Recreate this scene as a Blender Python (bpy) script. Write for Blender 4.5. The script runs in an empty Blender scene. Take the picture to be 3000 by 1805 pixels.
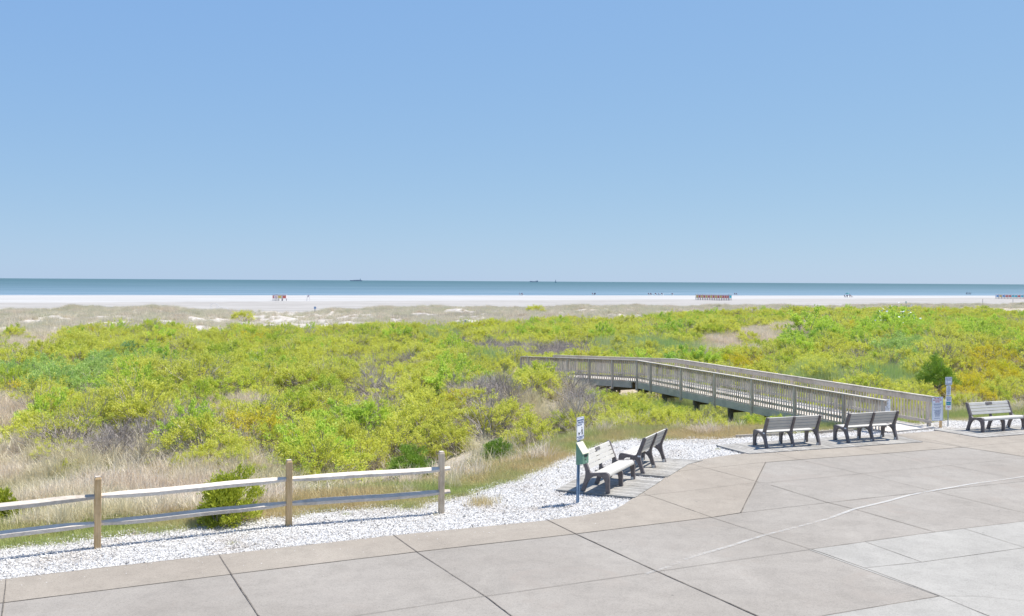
import bpy, math, random
import numpy as np
from mathutils import Vector, Matrix, Euler
R = math.radians
random.seed(7); rng = np.random.default_rng(11)
scene = bpy.context.scene
COL = scene.collection

# ------------------------------------------------------------ camera, sky, sun
CAM_H = 4.4            # eye height above the pavement
FOC = 2961.0           # focal length in pixels of the 3000 px wide photograph
ROLL = 0.006
cd = bpy.data.cameras.new('camera'); cam = bpy.data.objects.new('camera', cd); COL.objects.link(cam)
cd.sensor_width = 36.0; cd.lens = FOC/3000*36.0; cd.shift_y = -78.5/3000
cd.clip_start = 0.3; cd.clip_end = 120000
cam.matrix_world = Matrix.Translation((0, 0, CAM_H)) @ Matrix.Rotation(R(90), 4, 'X') @ Matrix.Rotation(ROLL, 4, 'Z')
scene.camera = cam
scene.render.resolution_x = 1024; scene.render.resolution_y = 616

SKY_CURVE = [(0.45, 1.051), (0.319, 1.613), (0.05, 3.336)]
SUN_EL = 62.0
SUN_DIR = Vector((0.885, 0.466, 0)).normalized()
SUN_AZ = math.atan2(SUN_DIR.x, SUN_DIR.y)        # clockwise from +Y
world = bpy.data.worlds.new("World"); scene.world = world; world.use_nodes = True
wn = world.node_tree; wn.nodes.clear()
sky = wn.nodes.new('ShaderNodeTexSky'); sky.sky_type = 'NISHITA'; sky.sun_disc = False
sky.sun_elevation = R(SUN_EL); sky.sun_rotation = SUN_AZ
sky.altitude = 0; sky.air_density = 0.62; sky.dust_density = 0.25; sky.ozone_density = 4.0
bg = wn.nodes.new('ShaderNodeBackground'); bg.inputs['Strength'].default_value = 0.13
wo = wn.nodes.new('ShaderNodeOutputWorld')
# the photograph is tone-compressed: flatten the sky's range towards the horizon, channel by channel
sep = wn.nodes.new('ShaderNodeSeparateColor'); com = wn.nodes.new('ShaderNodeCombineColor')
wn.links.new(sky.outputs[0], sep.inputs[0])
for i_, (pw, k_) in enumerate(SKY_CURVE):
    a_ = wn.nodes.new('ShaderNodeMath'); a_.operation = 'POWER'; a_.inputs[1].default_value = pw
    b_ = wn.nodes.new('ShaderNodeMath'); b_.operation = 'MULTIPLY'; b_.inputs[1].default_value = k_
    wn.links.new(sep.outputs[i_], a_.inputs[0]); wn.links.new(a_.outputs[0], b_.inputs[0]); wn.links.new(b_.outputs[0], com.inputs[i_])
wn.links.new(com.outputs[0], bg.inputs[0]); wn.links.new(bg.outputs[0], wo.inputs[0])

sd = bpy.data.lights.new('sun', 'SUN'); sd.energy = 4.0; sd.angle = R(0.55); sd.color = (1.0, 0.955, 0.88)
sun = bpy.data.objects.new('sun', sd); COL.objects.link(sun)
sv = Vector((SUN_DIR.x*math.cos(R(SUN_EL)), SUN_DIR.y*math.cos(R(SUN_EL)), math.sin(R(SUN_EL))))
sun.rotation_euler = sv.to_track_quat('Z', 'Y').to_euler(); sun.location = (20, 10, 40)

vs = scene.view_settings
vs.view_transform = 'Standard'; vs.look = 'None'; vs.gamma = 1.0; vs.use_curve_mapping = False
vs.exposure = 0.75
scene.render.engine = 'CYCLES'
scene.cycles.max_bounces = 8; scene.cycles.transparent_max_bounces = 8

# ------------------------------------------------------------ helpers
def G(u, v, z=0.0):
    """photo pixel (3000x1805) -> point of the level plane z"""
    c, s = math.cos(ROLL), math.sin(ROLL)
    dx, dy = u-1500.0, v-824.0
    xr = dx*c+dy*s; yr = -dx*s+dy*c
    d = (CAM_H-z)*FOC/yr
    return Vector((xr/FOC*d, d, z))
def D(x, y, z=0.0):                 # same, from the 2467 px wide view
    return G(x*1.21606, y*1.21606, z)
def proj(x, y, z):
    """world -> photo px in the 2467 px wide view (arrays allowed)"""
    xr = x/y*FOC; yr = (CAM_H-z)/y*FOC
    c, s = math.cos(ROLL), math.sin(ROLL)
    return (1500+xr*c-yr*s)/1.21606, (824+xr*s+yr*c)/1.21606

def tag(o, label=None, cat=None, group=None, kind=None):
    if label: o['label'] = label
    if cat: o['category'] = cat
    if group: o['group'] = group
    if kind: o['kind'] = kind
    return o
def empty(name, loc=(0, 0, 0), rz=0.0):
    o = bpy.data.objects.new(name, None); COL.objects.link(o)
    o.location = loc; o.rotation_euler = (0, 0, rz); o.empty_display_size = 0.2
    return o
def copy_tree(o, parent=None):
    c = o.copy(); COL.objects.link(c); c.parent = parent
    if parent is not None: c.matrix_parent_inverse = o.matrix_parent_inverse.copy()
    for ch in list(o.children): copy_tree(ch, c)
    return c

class MB:
    """collects simple shapes, builds ONE mesh object"""
    def __init__(self): self.v = []; self.f = []; self.t = []; self.m = []
    def add(self, vs_, fs, tint=None, mi=0):
        n = len(self.v); self.v += [tuple(p) for p in vs_]
        if tint is None: tint = random.random()
        for f in fs: self.f.append([n+i for i in f]); self.t.append(tint); self.m.append(mi)
    def box(self, c, size, rot=None, tint=None, mi=0):
        hx, hy, hz = size[0]/2, size[1]/2, size[2]/2
        P = [Vector((sx*hx, sy*hy, sz*hz)) for sz in (-1, 1) for sy in (-1, 1) for sx in (-1, 1)]
        if rot is not None:
            M = rot if isinstance(rot, Matrix) else Euler(rot).to_matrix()
            P = [M @ p for p in P]
        c = Vector(c); P = [p+c for p in P]
        self.add(P, [(0, 2, 3, 1), (4, 5, 7, 6), (0, 1, 5, 4), (2, 6, 7, 3), (0, 4, 6, 2), (1, 3, 7, 5)], tint, mi)
    def beam(self, a, b, w, h, up=(0, 0, 1), tint=None, mi=0):
        a = Vector(a); b = Vector(b); d = (b-a); L = d.length; d.normalize()
        s = d.cross(Vector(up)).normalized(); u = s.cross(d)
        M = Matrix((s, d, u)).transposed()
        self.box((a+b)/2, (w, L, h), M, tint, mi)
    def tube(self, pts, rad, n=8, tint=None, mi=0, cap=True):
        pts = [Vector(p) for p in pts]; rings = []
        for i, p in enumerate(pts):
            d = (pts[min(i+1, len(pts)-1)]-pts[max(i-1, 0)]).normalized()
            a = d.cross(Vector((0, 0, 1)))
            if a.length < 1e-3: a = d.cross(Vector((1, 0, 0)))
            a.normalize(); b = d.cross(a)
            r = rad[i] if isinstance(rad, (list, tuple)) else rad
            rings.append([p+(a*math.cos(2*math.pi*k/n)+b*math.sin(2*math.pi*k/n))*r for k in range(n)])
        vs_ = [q for rr in rings for q in rr]; fs = []
        for i in range(len(pts)-1):
            for k in range(n):
                fs.append((i*n+k, (i+1)*n+k, (i+1)*n+(k+1) % n, i*n+(k+1) % n))
        if cap: fs.append(tuple(range(n))); fs.append(tuple(reversed(range((len(pts)-1)*n, len(pts)*n))))
        self.add(vs_, fs, tint, mi)
    def prism(self, outline, a0, a1, frame, tint=None, mi=0):
        """outline = [(p,q)] extruded from a0 to a1 along frame[0]; p along frame[1], q along frame[2]"""
        X, P, Q, O = frame; n = len(outline)
        v0 = [O+X*a0+P*p+Q*q for p, q in outline]; v1 = [O+X*a1+P*p+Q*q for p, q in outline]
        fs = [tuple(range(n)), tuple(reversed(range(n, 2*n)))]
        fs += [(i, i+n, (i+1) % n+n, (i+1) % n) for i in range(n)]
        self.add(v0+v1, fs, tint, mi)
    def build(self, name, mat, parent=None, smooth=False, bevel=0, loc=None):
        me = bpy.data.meshes.new(name); me.from_pydata(self.v, [], self.f)
        at = me.attributes.new('tint', 'FLOAT', 'FACE'); at.data.foreach_set('value', self.t)
        mats = mat if isinstance(mat, (list, tuple)) else [mat]
        for m in mats: me.materials.append(m)
        if len(mats) > 1: me.polygons.foreach_set('material_index', self.m)
        import bmesh
        bm = bmesh.new(); bm.from_mesh(me); bmesh.ops.recalc_face_normals(bm, faces=bm.faces); bm.to_mesh(me); bm.free()
        if smooth: me.polygons.foreach_set('use_smooth', [True]*len(me.polygons))
        me.update()
        o = bpy.data.objects.new(name, me); COL.objects.link(o)
        if bevel:
            b = o.modifiers.new('bevel', 'BEVEL'); b.width = bevel; b.segments = 2; b.limit_method = 'ANGLE'; b.angle_limit = R(35)
        if parent is not None: o.parent = parent
        if loc is not None: o.location = loc
        return o

def np_mesh(name, V, F, mat, tint=None, parent=None, link=True, smooth=False):
    """fast mesh: V (n,3), F (m,k) constant k"""
    V = np.asarray(V, dtype=np.float32); F = np.asarray(F, dtype=np.int32)
    me = bpy.data.meshes.new(name); me.vertices.add(len(V)); me.vertices.foreach_set('co', V.ravel())
    k = F.shape[1]; me.loops.add(F.size); me.loops.foreach_set('vertex_index', F.ravel())
    me.polygons.add(len(F)); me.polygons.foreach_set('loop_start', np.arange(0, F.size, k, dtype=np.int32))
    me.update(calc_edges=True); me.materials.append(mat)
    if tint is not None:
        at = me.attributes.new('tint', 'FLOAT', 'FACE'); at.data.foreach_set('value', np.asarray(tint, dtype=np.float32))
    if smooth: me.polygons.foreach_set('use_smooth', np.ones(len(F), dtype=bool))
    o = bpy.data.objects.new(name, me)
    if link: COL.objects.link(o)
    if parent is not None: o.parent = parent
    return o

# ------------------------------------------------------------ materials
class NT:
    def __init__(self, name):
        self.m = bpy.data.materials.new(name); self.m.use_nodes = True
        self.t = self.m.node_tree; self.t.nodes.clear()
        self.out = self.n('ShaderNodeOutputMaterial')
    def n(self, typ, **kw):
        nd = self.t.nodes.new(typ)
        for k, v in kw.items(): setattr(nd, k, v)
        return nd
    def L(self, a, b): self.t.links.new(a, b)
    def val(self, nd, **kw):
        for k, v in kw.items(): nd.inputs[k].default_value = v
        return nd
    def noise(self, scale, detail=4, rough=0.6, vec=None, dist=0.0):
        nd = self.n('ShaderNodeTexNoise'); nd.inputs['Scale'].default_value = scale
        nd.inputs['Detail'].default_value = detail; nd.inputs['Roughness'].default_value = rough
        nd.inputs['Distortion'].default_value = dist
        if vec is not None: self.L(vec, nd.inputs['Vector'])
        return nd.outputs['Fac']
    def pos(self, kind='world', scale=None, rot=None):
        if kind == 'world': s = self.n('ShaderNodeNewGeometry').outputs['Position']
        else: s = self.n('ShaderNodeTexCoord').outputs['Object']
        if scale is not None or rot is not None:
            mp = self.n('ShaderNodeMapping')
            if scale is not None: mp.inputs['Scale'].default_value = scale
            if rot is not None: mp.inputs['Rotation'].default_value = rot
            self.L(s, mp.inputs['Vector']); s = mp.outputs[0]
        return s
    def ramp(self, fac, stops):
        r = self.n('ShaderNodeValToRGB'); e = r.color_ramp.elements
        while len(e) < len(stops): e.new(0.5)
        for i, (p, c) in enumerate(stops):
            e[i].position = p
            e[i].color = (c, c, c, 1) if isinstance(c, (int, float)) else (*c, 1)
        self.L(fac, r.inputs[0]); return r.outputs[0]
    def mix(self, a, b, fac, mode='MIX'):
        m = self.n('ShaderNodeMix', data_type='RGBA', blend_type=mode)
        for sock, v in ((m.inputs['Factor'], fac), (m.inputs['A'], a), (m.inputs['B'], b)):
            if hasattr(v, 'is_linked'): self.L(v, sock)
            elif isinstance(v, (int, float)): sock.default_value = v if sock.type == 'VALUE' else (v, v, v, 1)
            else: sock.default_value = (*v, 1)
        return m.outputs['Result']
    def math(self, op, a, b=None, clamp=False):
        m = self.n('ShaderNodeMath', operation=op); m.use_clamp = clamp
        for i, v in enumerate((a, b)):
            if v is None: continue
            if hasattr(v, 'is_linked'): self.L(v, m.inputs[i])
            else: m.inputs[i].default_value = v
        return m.outputs[0]
    def attr(self, name, out='Fac'):
        a = self.n('ShaderNodeAttribute'); a.attribute_name = name; return a.outputs[out]
    def rnd(self): return self.n('ShaderNodeObjectInfo').outputs['Random']
    def bump(self, h, strength=0.3, dist=0.01):
        b = self.n('ShaderNodeBump'); b.inputs['Strength'].default_value = strength
        b.inputs['Distance'].default_value = dist; self.L(h, b.inputs['Height']); return b.outputs[0]
    def bsdf(self, col, rough=0.8, normal=None, spec=0.3, metal=0.0):
        p = self.n('ShaderNodeBsdfPrincipled')
        if hasattr(col, 'is_linked'): self.L(col, p.inputs['Base Color'])
        else: p.inputs['Base Color'].default_value = (*col, 1)
        if hasattr(rough, 'is_linked'): self.L(rough, p.inputs['Roughness'])
        else: p.inputs['Roughness'].default_value = rough
        p.inputs['Specular IOR Level'].default_value = spec; p.inputs['Metallic'].default_value = metal
        if normal is not None: self.L(normal, p.inputs['Normal'])
        self.L(p.outputs[0], self.out.inputs[0]); return p

def mat_leaf(name, cols, transl=0.42, patch=None):
    """cols: three leaf colours mixed per leaf / per plant / over the land"""
    n = NT(name)
    a, b, c = cols
    t = n.attr('tint')
    col = n.mix(a, b, n.ramp(t, [(0.15, 0.0), (0.85, 1.0)]))
    pr = n.math('ADD', n.rnd(), n.math('MULTIPLY', n.noise(0.09, 3, 0.6, n.pos()), 1.6))
    col = n.mix(col, c, n.ramp(pr, [(0.55+0.30, 0.0), (0.99, 0.85)]))
    hs = n.n('ShaderNodeHueSaturation'); n.L(col, hs.inputs['Color'])
    n.L(n.math('ADD', n.math('MULTIPLY', n.noise(0.35, 2, 0.5, n.pos()), 0.5), 0.78), hs.inputs['Value'])
    col = hs.outputs[0]
    d = n.n('ShaderNodeBsdfPrincipled'); n.L(col, d.inputs['Base Color']); d.inputs['Roughness'].default_value = 0.55
    d.inputs['Specular IOR Level'].default_value = 0.35
    tr = n.n('ShaderNodeBsdfTranslucent'); n.L(col, tr.inputs[0])
    ms = n.n('ShaderNodeMixShader'); ms.inputs[0].default_value = transl
    n.L(d.outputs[0], ms.inputs[1]); n.L(tr.outputs[0], ms.inputs[2]); n.L(ms.outputs[0], n.out.inputs[0])
    return n.m

def mat_twig(name, a, b):
    n = NT(name); col = n.mix(a, b, n.attr('tint'))
    n.bsdf(col, 0.85, spec=0.15); return n.m

def mat_grass(name, a, b, c):
    n = NT(name)
    col = n.mix(a, b, n.attr('tint'))
    w = n.noise(0.22, 3, 0.6, n.pos())
    col = n.mix(col, c, n.ramp(w, [(0.42, 0.0), (0.58, 0.85)]))
    d = n.n('ShaderNodeBsdfDiffuse'); n.L(col, d.inputs[0])
    tr = n.n('ShaderNodeBsdfTranslucent'); n.L(col, tr.inputs[0])
    ms = n.n('ShaderNodeMixShader'); ms.inputs[0].default_value = 0.3
    n.L(d.outputs[0], ms.inputs[1]); n.L(tr.outputs[0], ms.inputs[2]); n.L(ms.outputs[0], n.out.inputs[0])
    return n.m

def mat_wood(name, a, b, grain=(1.5, 26, 26), bumpy=0.35, rough=0.8, green=None):
    n = NT(name)
    v = n.pos('object', grain)
    g = n.noise(3.0, 6, 0.65, v, 0.4)
    col = n.mix(a, b, n.ramp(g, [(0.3, 0.0), (0.7, 1.0)]))
    tv = n.math('ADD', n.math('MULTIPLY', n.attr('tint'), 0.34), 0.83)
    hs = n.n('ShaderNodeHueSaturation'); n.L(col, hs.inputs['Color']); n.L(tv, hs.inputs['Value']); col = hs.outputs[0]
    st = n.noise(1.7, 4, 0.7, n.pos())
    col = n.mix(col, n.mix(col, (0.62, 0.60, 0.57), 1.0, 'MULTIPLY'), n.ramp(st, [(0.48, 0.0), (0.68, 0.7)]))
    if green:
        col = n.mix(col, green, n.ramp(n.noise(0.9, 4, 0.7, n.pos(scale=(1, 1, 3))), [(0.42, 0.1), (0.7, 0.75)]))
    n.bsdf(col, rough, n.bump(g, bumpy, 0.004), 0.25)
    return n.m

def mat_plain(name, col, rough=0.6, spec=0.4, metal=0.0, var=0.12, scale=6.0, bump=0.0):
    n = NT(name); g = n.noise(scale, 4, 0.65, n.pos('object'))
    dk = tuple(c*(1-var) for c in col); lt = tuple(min(1, c*(1+var)) for c in col)
    c = n.mix(dk, lt, n.ramp(g, [(0.3, 0.0), (0.7, 1.0)]))
    nm = n.bump(n.noise(scale*25, 3, 0.6, n.pos('object')), bump, 0.002) if bump else None
    n.bsdf(c, rough, nm, spec, metal); return n.m

def mat_concrete(name, a, b, stain, scl=1.0, pinkish=None):
    n = NT(name); P = n.pos()
    big = n.noise(0.35, 5, 0.6, P); mid = n.noise(2.2, 6, 0.7, P, 0.5); fine = n.noise(48, 4, 0.75, P); grit = n.noise(170, 2, 0.6, P)
    col = n.mix(a, b, n.ramp(big, [(0.35, 0.0), (0.65, 1.0)]))
    col = n.mix(col, n.mix(col, 0.86, 1.0, 'MULTIPLY'), n.ramp(mid, [(0.44, 0.0), (0.66, 0.8)]))
    col = n.mix(col, n.mix(col, 1.12, 1.0, 'MULTIPLY'), n.ramp(n.noise(0.9, 5, 0.7, n.pos(scale=(1, .35, 1), rot=(0, 0, .4))), [(0.5, 0.0), (0.7, 0.8)]))
    col = n.mix(n.mix(col, 0.78, 1.0, 'MULTIPLY'), col, n.ramp(fine, [(0.36, 0.0), (0.52, 1.0)]))
    col = n.mix(n.mix(col, 0.82, 1.0, 'MULTIPLY'), col, n.ramp(grit, [(0.35, 0.0), (0.5, 1.0)]))
    # small dark spots (gum, drips)
    vo = n.n('ShaderNodeTexVoronoi'); vo.inputs['Scale'].default_value = 1.15; vo.inputs['Randomness'].default_value = 1.0; n.L(P, vo.inputs['Vector'])
    spot = n.math('LESS_THAN', vo.outputs['Distance'], 0.028)
    col = n.mix(col, (0.13, 0.12, 0.11), n.math('MULTIPLY', spot, 0.65))
    col = n.mix(col, stain, n.ramp(n.noise(0.55, 3, 0.7, P, 1.2), [(0.56, 0.0), (0.72, 0.6)]))
    col = n.mix(col, n.mix(col, 1.14, 1.0, 'MULTIPLY'), n.ramp(n.noise(5.5, 5, 0.8, P, 0.8), [(0.62, 0.0), (0.70, 0.7)]))
    n.bsdf(col, 0.88, n.bump(fine, 0.25, 0.004), 0.25)
    return n.m

M = {}
M['concrete'] = mat_concrete('concrete', (0.300, 0.270, 0.234), (0.345, 0.314, 0.276), (0.29, 0.25, 0.213))
M['tan'] = mat_concrete('tan_concrete', (0.325, 0.282, 0.232), (0.360, 0.316, 0.262), (0.305, 0.262, 0.214))
M['pale'] = mat_concrete('pale_concrete', (0.345, 0.325, 0.292), (0.39, 0.370, 0.334), (0.325, 0.307, 0.278))
M['joint'] = mat_plain('joint', (0.15, 0.132, 0.113), 0.95, 0.1, var=0.5, scale=9)
M['deckwood'] = mat_wood('deck_wood', (0.56, 0.505, 0.44), (0.70, 0.645, 0.575), grain=(6, 6, 6), bumpy=0.2)
M['greywood'] = mat_wood('grey_wood', (0.53, 0.455, 0.37), (0.72, 0.635, 0.53), grain=(9, 9, 1.2))
M['balwood'] = mat_wood('baluster_wood', (0.60, 0.515, 0.42), (0.80, 0.71, 0.60), grain=(9, 9, 1.2))
M['postpale'] = mat_wood('pale_post_wood', (0.74, 0.55, 0.36), (0.92, 0.76, 0.56), grain=(18, 18, 1.0))
M['railwood'] = mat_wood('rail_wood', (0.46, 0.41, 0.345), (0.64, 0.585, 0.505), grain=(3, 3, 12))
M['beamwood'] = mat_wood('beam_wood', (0.54, 0.50, 0.42), (0.72, 0.665, 0.57), grain=(2, 2, 10), green=(0.44, 0.46, 0.37))
M['darkwood'] = mat_wood('dark_wood', (0.14, 0.12, 0.095), (0.25, 0.215, 0.18), grain=(8, 8, 2))
M['platwood'] = mat_wood('platform_wood', (0.28, 0.262, 0.235), (0.42, 0.40, 0.365), grain=(5, 5, 5))
M['postwood'] = mat_wood('post_wood', (0.60, 0.38, 0.17), (0.78, 0.57, 0.33), grain=(18, 18, 1.0))
M['splitrail'] = mat_wood('split_rail_wood', (0.56, 0.475, 0.385), (0.77, 0.69, 0.585), grain=(1.2, 12, 12))
M['benchframe'] = mat_plain('bench_frame', (0.155, 0.130, 0.124), 0.5, 0.45, var=0.25, scale=9, bump=0.15)
M['benchslat'] = mat_plain('bench_slat', (0.53, 0.505, 0.455), 0.55, 0.4, var=0.08, scale=5, bump=0.12)
M['galv'] = mat_plain('galvanised_steel', (0.36, 0.40, 0.44), 0.42, 0.5, 0.35, 0.15)
M['bluepost'] = mat_plain('blue_grey_steel', (0.19, 0.29, 0.42), 0.45, 0.5, 0.2, 0.15)
M['steelplate'] = mat_plain('steel_plate', (0.55, 0.56, 0.56), 0.4, 0.5, 0.3)
M['greenbox'] = mat_plain('green_paint', (0.15, 0.30, 0.21), 0.45, 0.4, var=0.15)
M['cream'] = mat_plain('cream_lid', (0.72, 0.68, 0.52), 0.5, 0.4)
M['signwhite'] = mat_plain('sign_white', (0.90, 0.91, 0.93), 0.45, 0.4, var=0.03)
M['signback'] = mat_plain('sign_grey', (0.5, 0.52, 0.55), 0.5, 0.4)
M['black'] = mat_plain('print_black', (0.03, 0.03, 0.035), 0.6, 0.2)
M['red'] = mat_plain('print_red', (0.60, 0.08, 0.07), 0.6, 0.2)
M['blue'] = mat_plain('print_blue', (0.04, 0.09, 0.25), 0.6, 0.2)
M['teal'] = mat_plain('print_teal', (0.02, 0.33, 0.42), 0.6, 0.2)
M['greyprint'] = mat_plain('print_grey', (0.2, 0.22, 0.24), 0.6, 0.2)
M['plaque'] = mat_plain('plaque', (0.20, 0.17, 0.15), 0.4, 0.5, 0.4)
M['whitepaint'] = mat_plain('white_paint', (0.78, 0.77, 0.75), 0.6, 0.3, var=0.06)
M['edging'] = mat_wood('edging_timber', (0.40, 0.34, 0.27), (0.52, 0.46, 0.38))
# foliage
Y1, Y2, Y3 = (0.37, 0.48, 0.07), (0.61, 0.69, 0.10), (0.68, 0.68, 0.13)
M['leafY'] = mat_leaf('leaf_yellow_green', (Y1, Y2, Y3))
M['leafG'] = mat_leaf('leaf_fresh_green', ((0.24, 0.42, 0.07), (0.47, 0.66, 0.11), (0.56, 0.70, 0.11)))
M['leafB'] = mat_leaf('leaf_blue_green', ((0.16, 0.32, 0.13), (0.36, 0.54, 0.24), (0.46, 0.60, 0.16)))
M['leafO'] = mat_leaf('leaf_golden', ((0.50, 0.54, 0.035), (0.66, 0.62, 0.045), (0.68, 0.59, 0.07)))
M['leafD'] = mat_leaf('leaf_juniper', ((0.06, 0.13, 0.028), (0.16, 0.29, 0.045), (0.28, 0.42, 0.055)), 0.15)
M['leafDY'] = mat_leaf('leaf_juniper_yellow', ((0.09, 0.15, 0.025), (0.38, 0.45, 0.05), (0.50, 0.54, 0.06)), 0.15)
M['twig'] = mat_twig('twig_grey_brown', (0.30, 0.26, 0.235), (0.58, 0.52, 0.48))
M['twigpale'] = mat_twig('twig_pale', (0.50, 0.48, 0.48), (0.78, 0.76, 0.76))
M['twigrust'] = mat_twig('twig_rust', (0.46, 0.28, 0.18), (0.62, 0.45, 0.32))
M['dry'] = mat_grass('dry_grass', (0.64, 0.53, 0.41), (0.88, 0.80, 0.67), (0.66, 0.60, 0.38))
M['verge'] = mat_grass('verge_grass', (0.58, 0.46, 0.25), (0.68, 0.58, 0.32), (0.40, 0.48, 0.16))
M['reed'] = mat_grass('reed_grass', (0.42, 0.50, 0.20), (0.68, 0.70, 0.40), (0.42, 0.56, 0.20))
M['dune'] = mat_grass('dune_grass', (0.54, 0.47, 0.36), (0.86, 0.78, 0.64), (0.60, 0.58, 0.42))
# ------------------------------------------------------------ ground, beach, sea
def smooth(a, b, x):
    t = np.clip((x-a)/(b-a), 0, 1); return t*t*(3-2*t)
_ph = rng.uniform(0, 6.28, (3, 14)); _dr = rng.uniform(0, 6.28, (3, 14))
def wav(x, y, scale, k=0):
    """smooth pseudo-noise in about -1..1"""
    r = 0
    for i in range(14):
        f = (0.6+0.13*i)/scale*6.28/2.2
        r = r+np.sin(x*f*math.cos(_dr[k, i])+y*f*math.sin(_dr[k, i])+_ph[k, i]+0.6*np.sin(y*f*0.5+i))
    return r/4.2

PZ = 0.03     # top of the pavement above the gravel bed
EDGE_PX = [(-900, 1745), (-300, 1645), (0, 1609), (140, 1594), (278, 1578), (400, 1567), (528, 1550), (700, 1530), (800, 1516), (927, 1503),
           (1069, 1491.5), (1211, 1481.6), (1304, 1464.6), (1400, 1442), (1500, 1405), (1600, 1369), (1690, 1322),
           (1789, 1296), (1859, 1284), (1954, 1285.6), (2100, 1288), (2156, 1281), (2300, 1272), (2445, 1263),
           (2600, 1257), (2725, 1240), (2778, 1231), (2843, 1228), (3000, 1218), (3400, 1196), (4200, 1160)]
EDGE = [G(u, v) for u, v in EDGE_PX]
ex = np.array([p.x for p in EDGE]); ey = np.array([p.y for p in EDGE])
TX = np.array([-200, -30, 0, 8, 15, 25, 55, 105, 300.]); TT = np.array([92, 95, 101, 104, 112, 119, 143, 160, 168.])
SANDY = [(D(10, 1022, -0.9).x, D(10, 1022, -0.9).y, 3.2), (D(60, 828, -0.7).x, D(60, 828, -0.7).y, 6.0), (D(1740, 828, -0.6).x, D(1740, 828, -0.6).y, 5.0), (D(1830, 812, -0.6).x, D(1830, 812, -0.6).y, 5.0), (D(1890, 800, -0.6).x, D(1890, 800, -0.6).y, 5.0), (D(1270, 1045, -0.6).x, D(1270, 1045, -0.6).y, 0.9)]
def tcoord(x, y): return (y-0.4*x)/1.077
def dist_edge(x, y): return (y-np.interp(x, ex, ey))*0.88
MOUNDS = [(0.9, 37.5, 1.15, 3.0), (-14, 44, 0.5, 6), (14, 72, 0.9, 9), (34, 84, 0.8, 12), (-30, 60, 0.5, 8), (28, 58, 0.6, 7), (-6, 33, 0.35, 4), (9.3, 36.5, -0.3, 3.2), (6, 43, -0.3, 3.0)]
def height(x, y):
    x = np.asarray(x, float); y = np.asarray(y, float)
    dd = dist_edge(x, y); t = tcoord(x, y)
    h = -0.03-0.85*smooth(0.3, 6, dd)
    h = h+(0.30*wav(x, y, 9, 0)+0.16*wav(x, y, 3.6, 1))*smooth(2, 10, dd)
    for mx, my, mh, ms in MOUNDS:
        h = h+mh*np.exp(-((x-mx)**2+(y-my)**2)/(2*ms*ms))
    rt = 172+4*wav(x, 0*y, 45, 2)
    amp = -0.12+0.18*wav(x, y, 24, 2)+0.14*wav(x, y, 8, 1)
    gap = 1-0.95*np.exp(-((x+0.225*y)**2)/(2*8.5**2))
    h = h+np.exp(-((t-rt)**2)/(2*11**2))*amp*gap
    h = h-1.0*smooth(98, 128, t)*(1-gap)
    out = smooth(180, 205, t)
    h = h*(1-out)+(-2.0)*out
    rip = 0.05*wav(x, y, 5, 0)*out*(1-smooth(300, 330, t))
    h = h+rip
    h = h-0.85*smooth(418, 474, t)-2.5*smooth(474, 540, t)
    return np.where(dd < 0, -0.03, h)

def grid(xs, ys):
    X, Y = np.meshgrid(xs, ys); n, m = X.shape
    i = np.arange(n-1)[:, None]*m+np.arange(m-1)[None, :]
    F = np.stack([i, i+1, i+m+1, i+m], -1).reshape(-1, 4)
    return X.ravel(), Y.ravel(), F

# ground: one sheet, fine near the camera and coarse far off (the grid fans out with distance)
yy = np.concatenate([np.arange(2, 60, 0.45), np.arange(60, 130, 0.9), np.arange(130, 215, 0.8), np.arange(215, 330, 4), np.arange(330, 760, 7), np.array([800, 1000, 1400])])
uu = np.concatenate([np.linspace(-3.2, -0.85, 30)[:-1], np.linspace(-0.85, 0.85, 300), np.linspace(0.85, 3.2, 30)[1:]])
n_, m_ = len(yy), len(uu)
Yg = np.repeat(yy, m_); Xg = np.tile(uu, n_)*(Yg+6)
Zg = height(Xg, Yg)
i = np.arange(n_-1)[:, None]*m_+np.arange(m_-1)[None, :]
Fg = np.stack([i, i+1, i+m_+1, i+m_], -1).reshape(-1, 4)

n = NT('ground_sand')
P = n.pos()
sandn = n.noise(0.5, 6, 0.7, P); fine = n.noise(9, 5, 0.75, P); strk = n.noise(1.0, 5, 0.7, n.pos(scale=(0.02, 0.16, 1), rot=(0, 0, -0.38)))
white = n.mix((0.37, 0.36, 0.345), (0.455, 0.445, 0.43), n.ramp(strk, [(0.35, 0), (0.6, 1)]))
grey = n.mix((0.30, 0.28, 0.258), (0.42, 0.40, 0.375), n.ramp(strk, [(0.35, 0), (0.65, 1)]))
litter = n.mix((0.30, 0.25, 0.18), (0.58, 0.51, 0.42), n.ramp(fine, [(0.35, 0), (0.65, 1)]))
dunec = n.mix((0.42, 0.375, 0.32), (0.56, 0.52, 0.47), n.ramp(n.noise(1.3, 5, 0.7, P), [(0.4, 0), (0.6, 1)]))
col = n.mix(litter, dunec, n.attr('dune'))
col = n.mix(col, grey, n.attr('flat'))
wt = n.math('ADD', n.attr('white'), n.math('MULTIPLY', n.math('SUBTRACT', strk, 0.5), 0.7), True)
col = n.mix(col, white, n.ramp(wt, [(0.45, 0), (0.6, 1)]))
col = n.mix(col, (0.36, 0.34, 0.31), n.attr('wet'))
n.bsdf(col, 0.95, n.bump(n.noise(3, 6, 0.75, P), 0.5, 0.05), 0.1)
ground = np_mesh('ground', np.stack([Xg, Yg, Zg], 1), Fg, n.m, smooth=True); tag(ground, kind='structure')
tg = tcoord(Xg, Yg)
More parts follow.
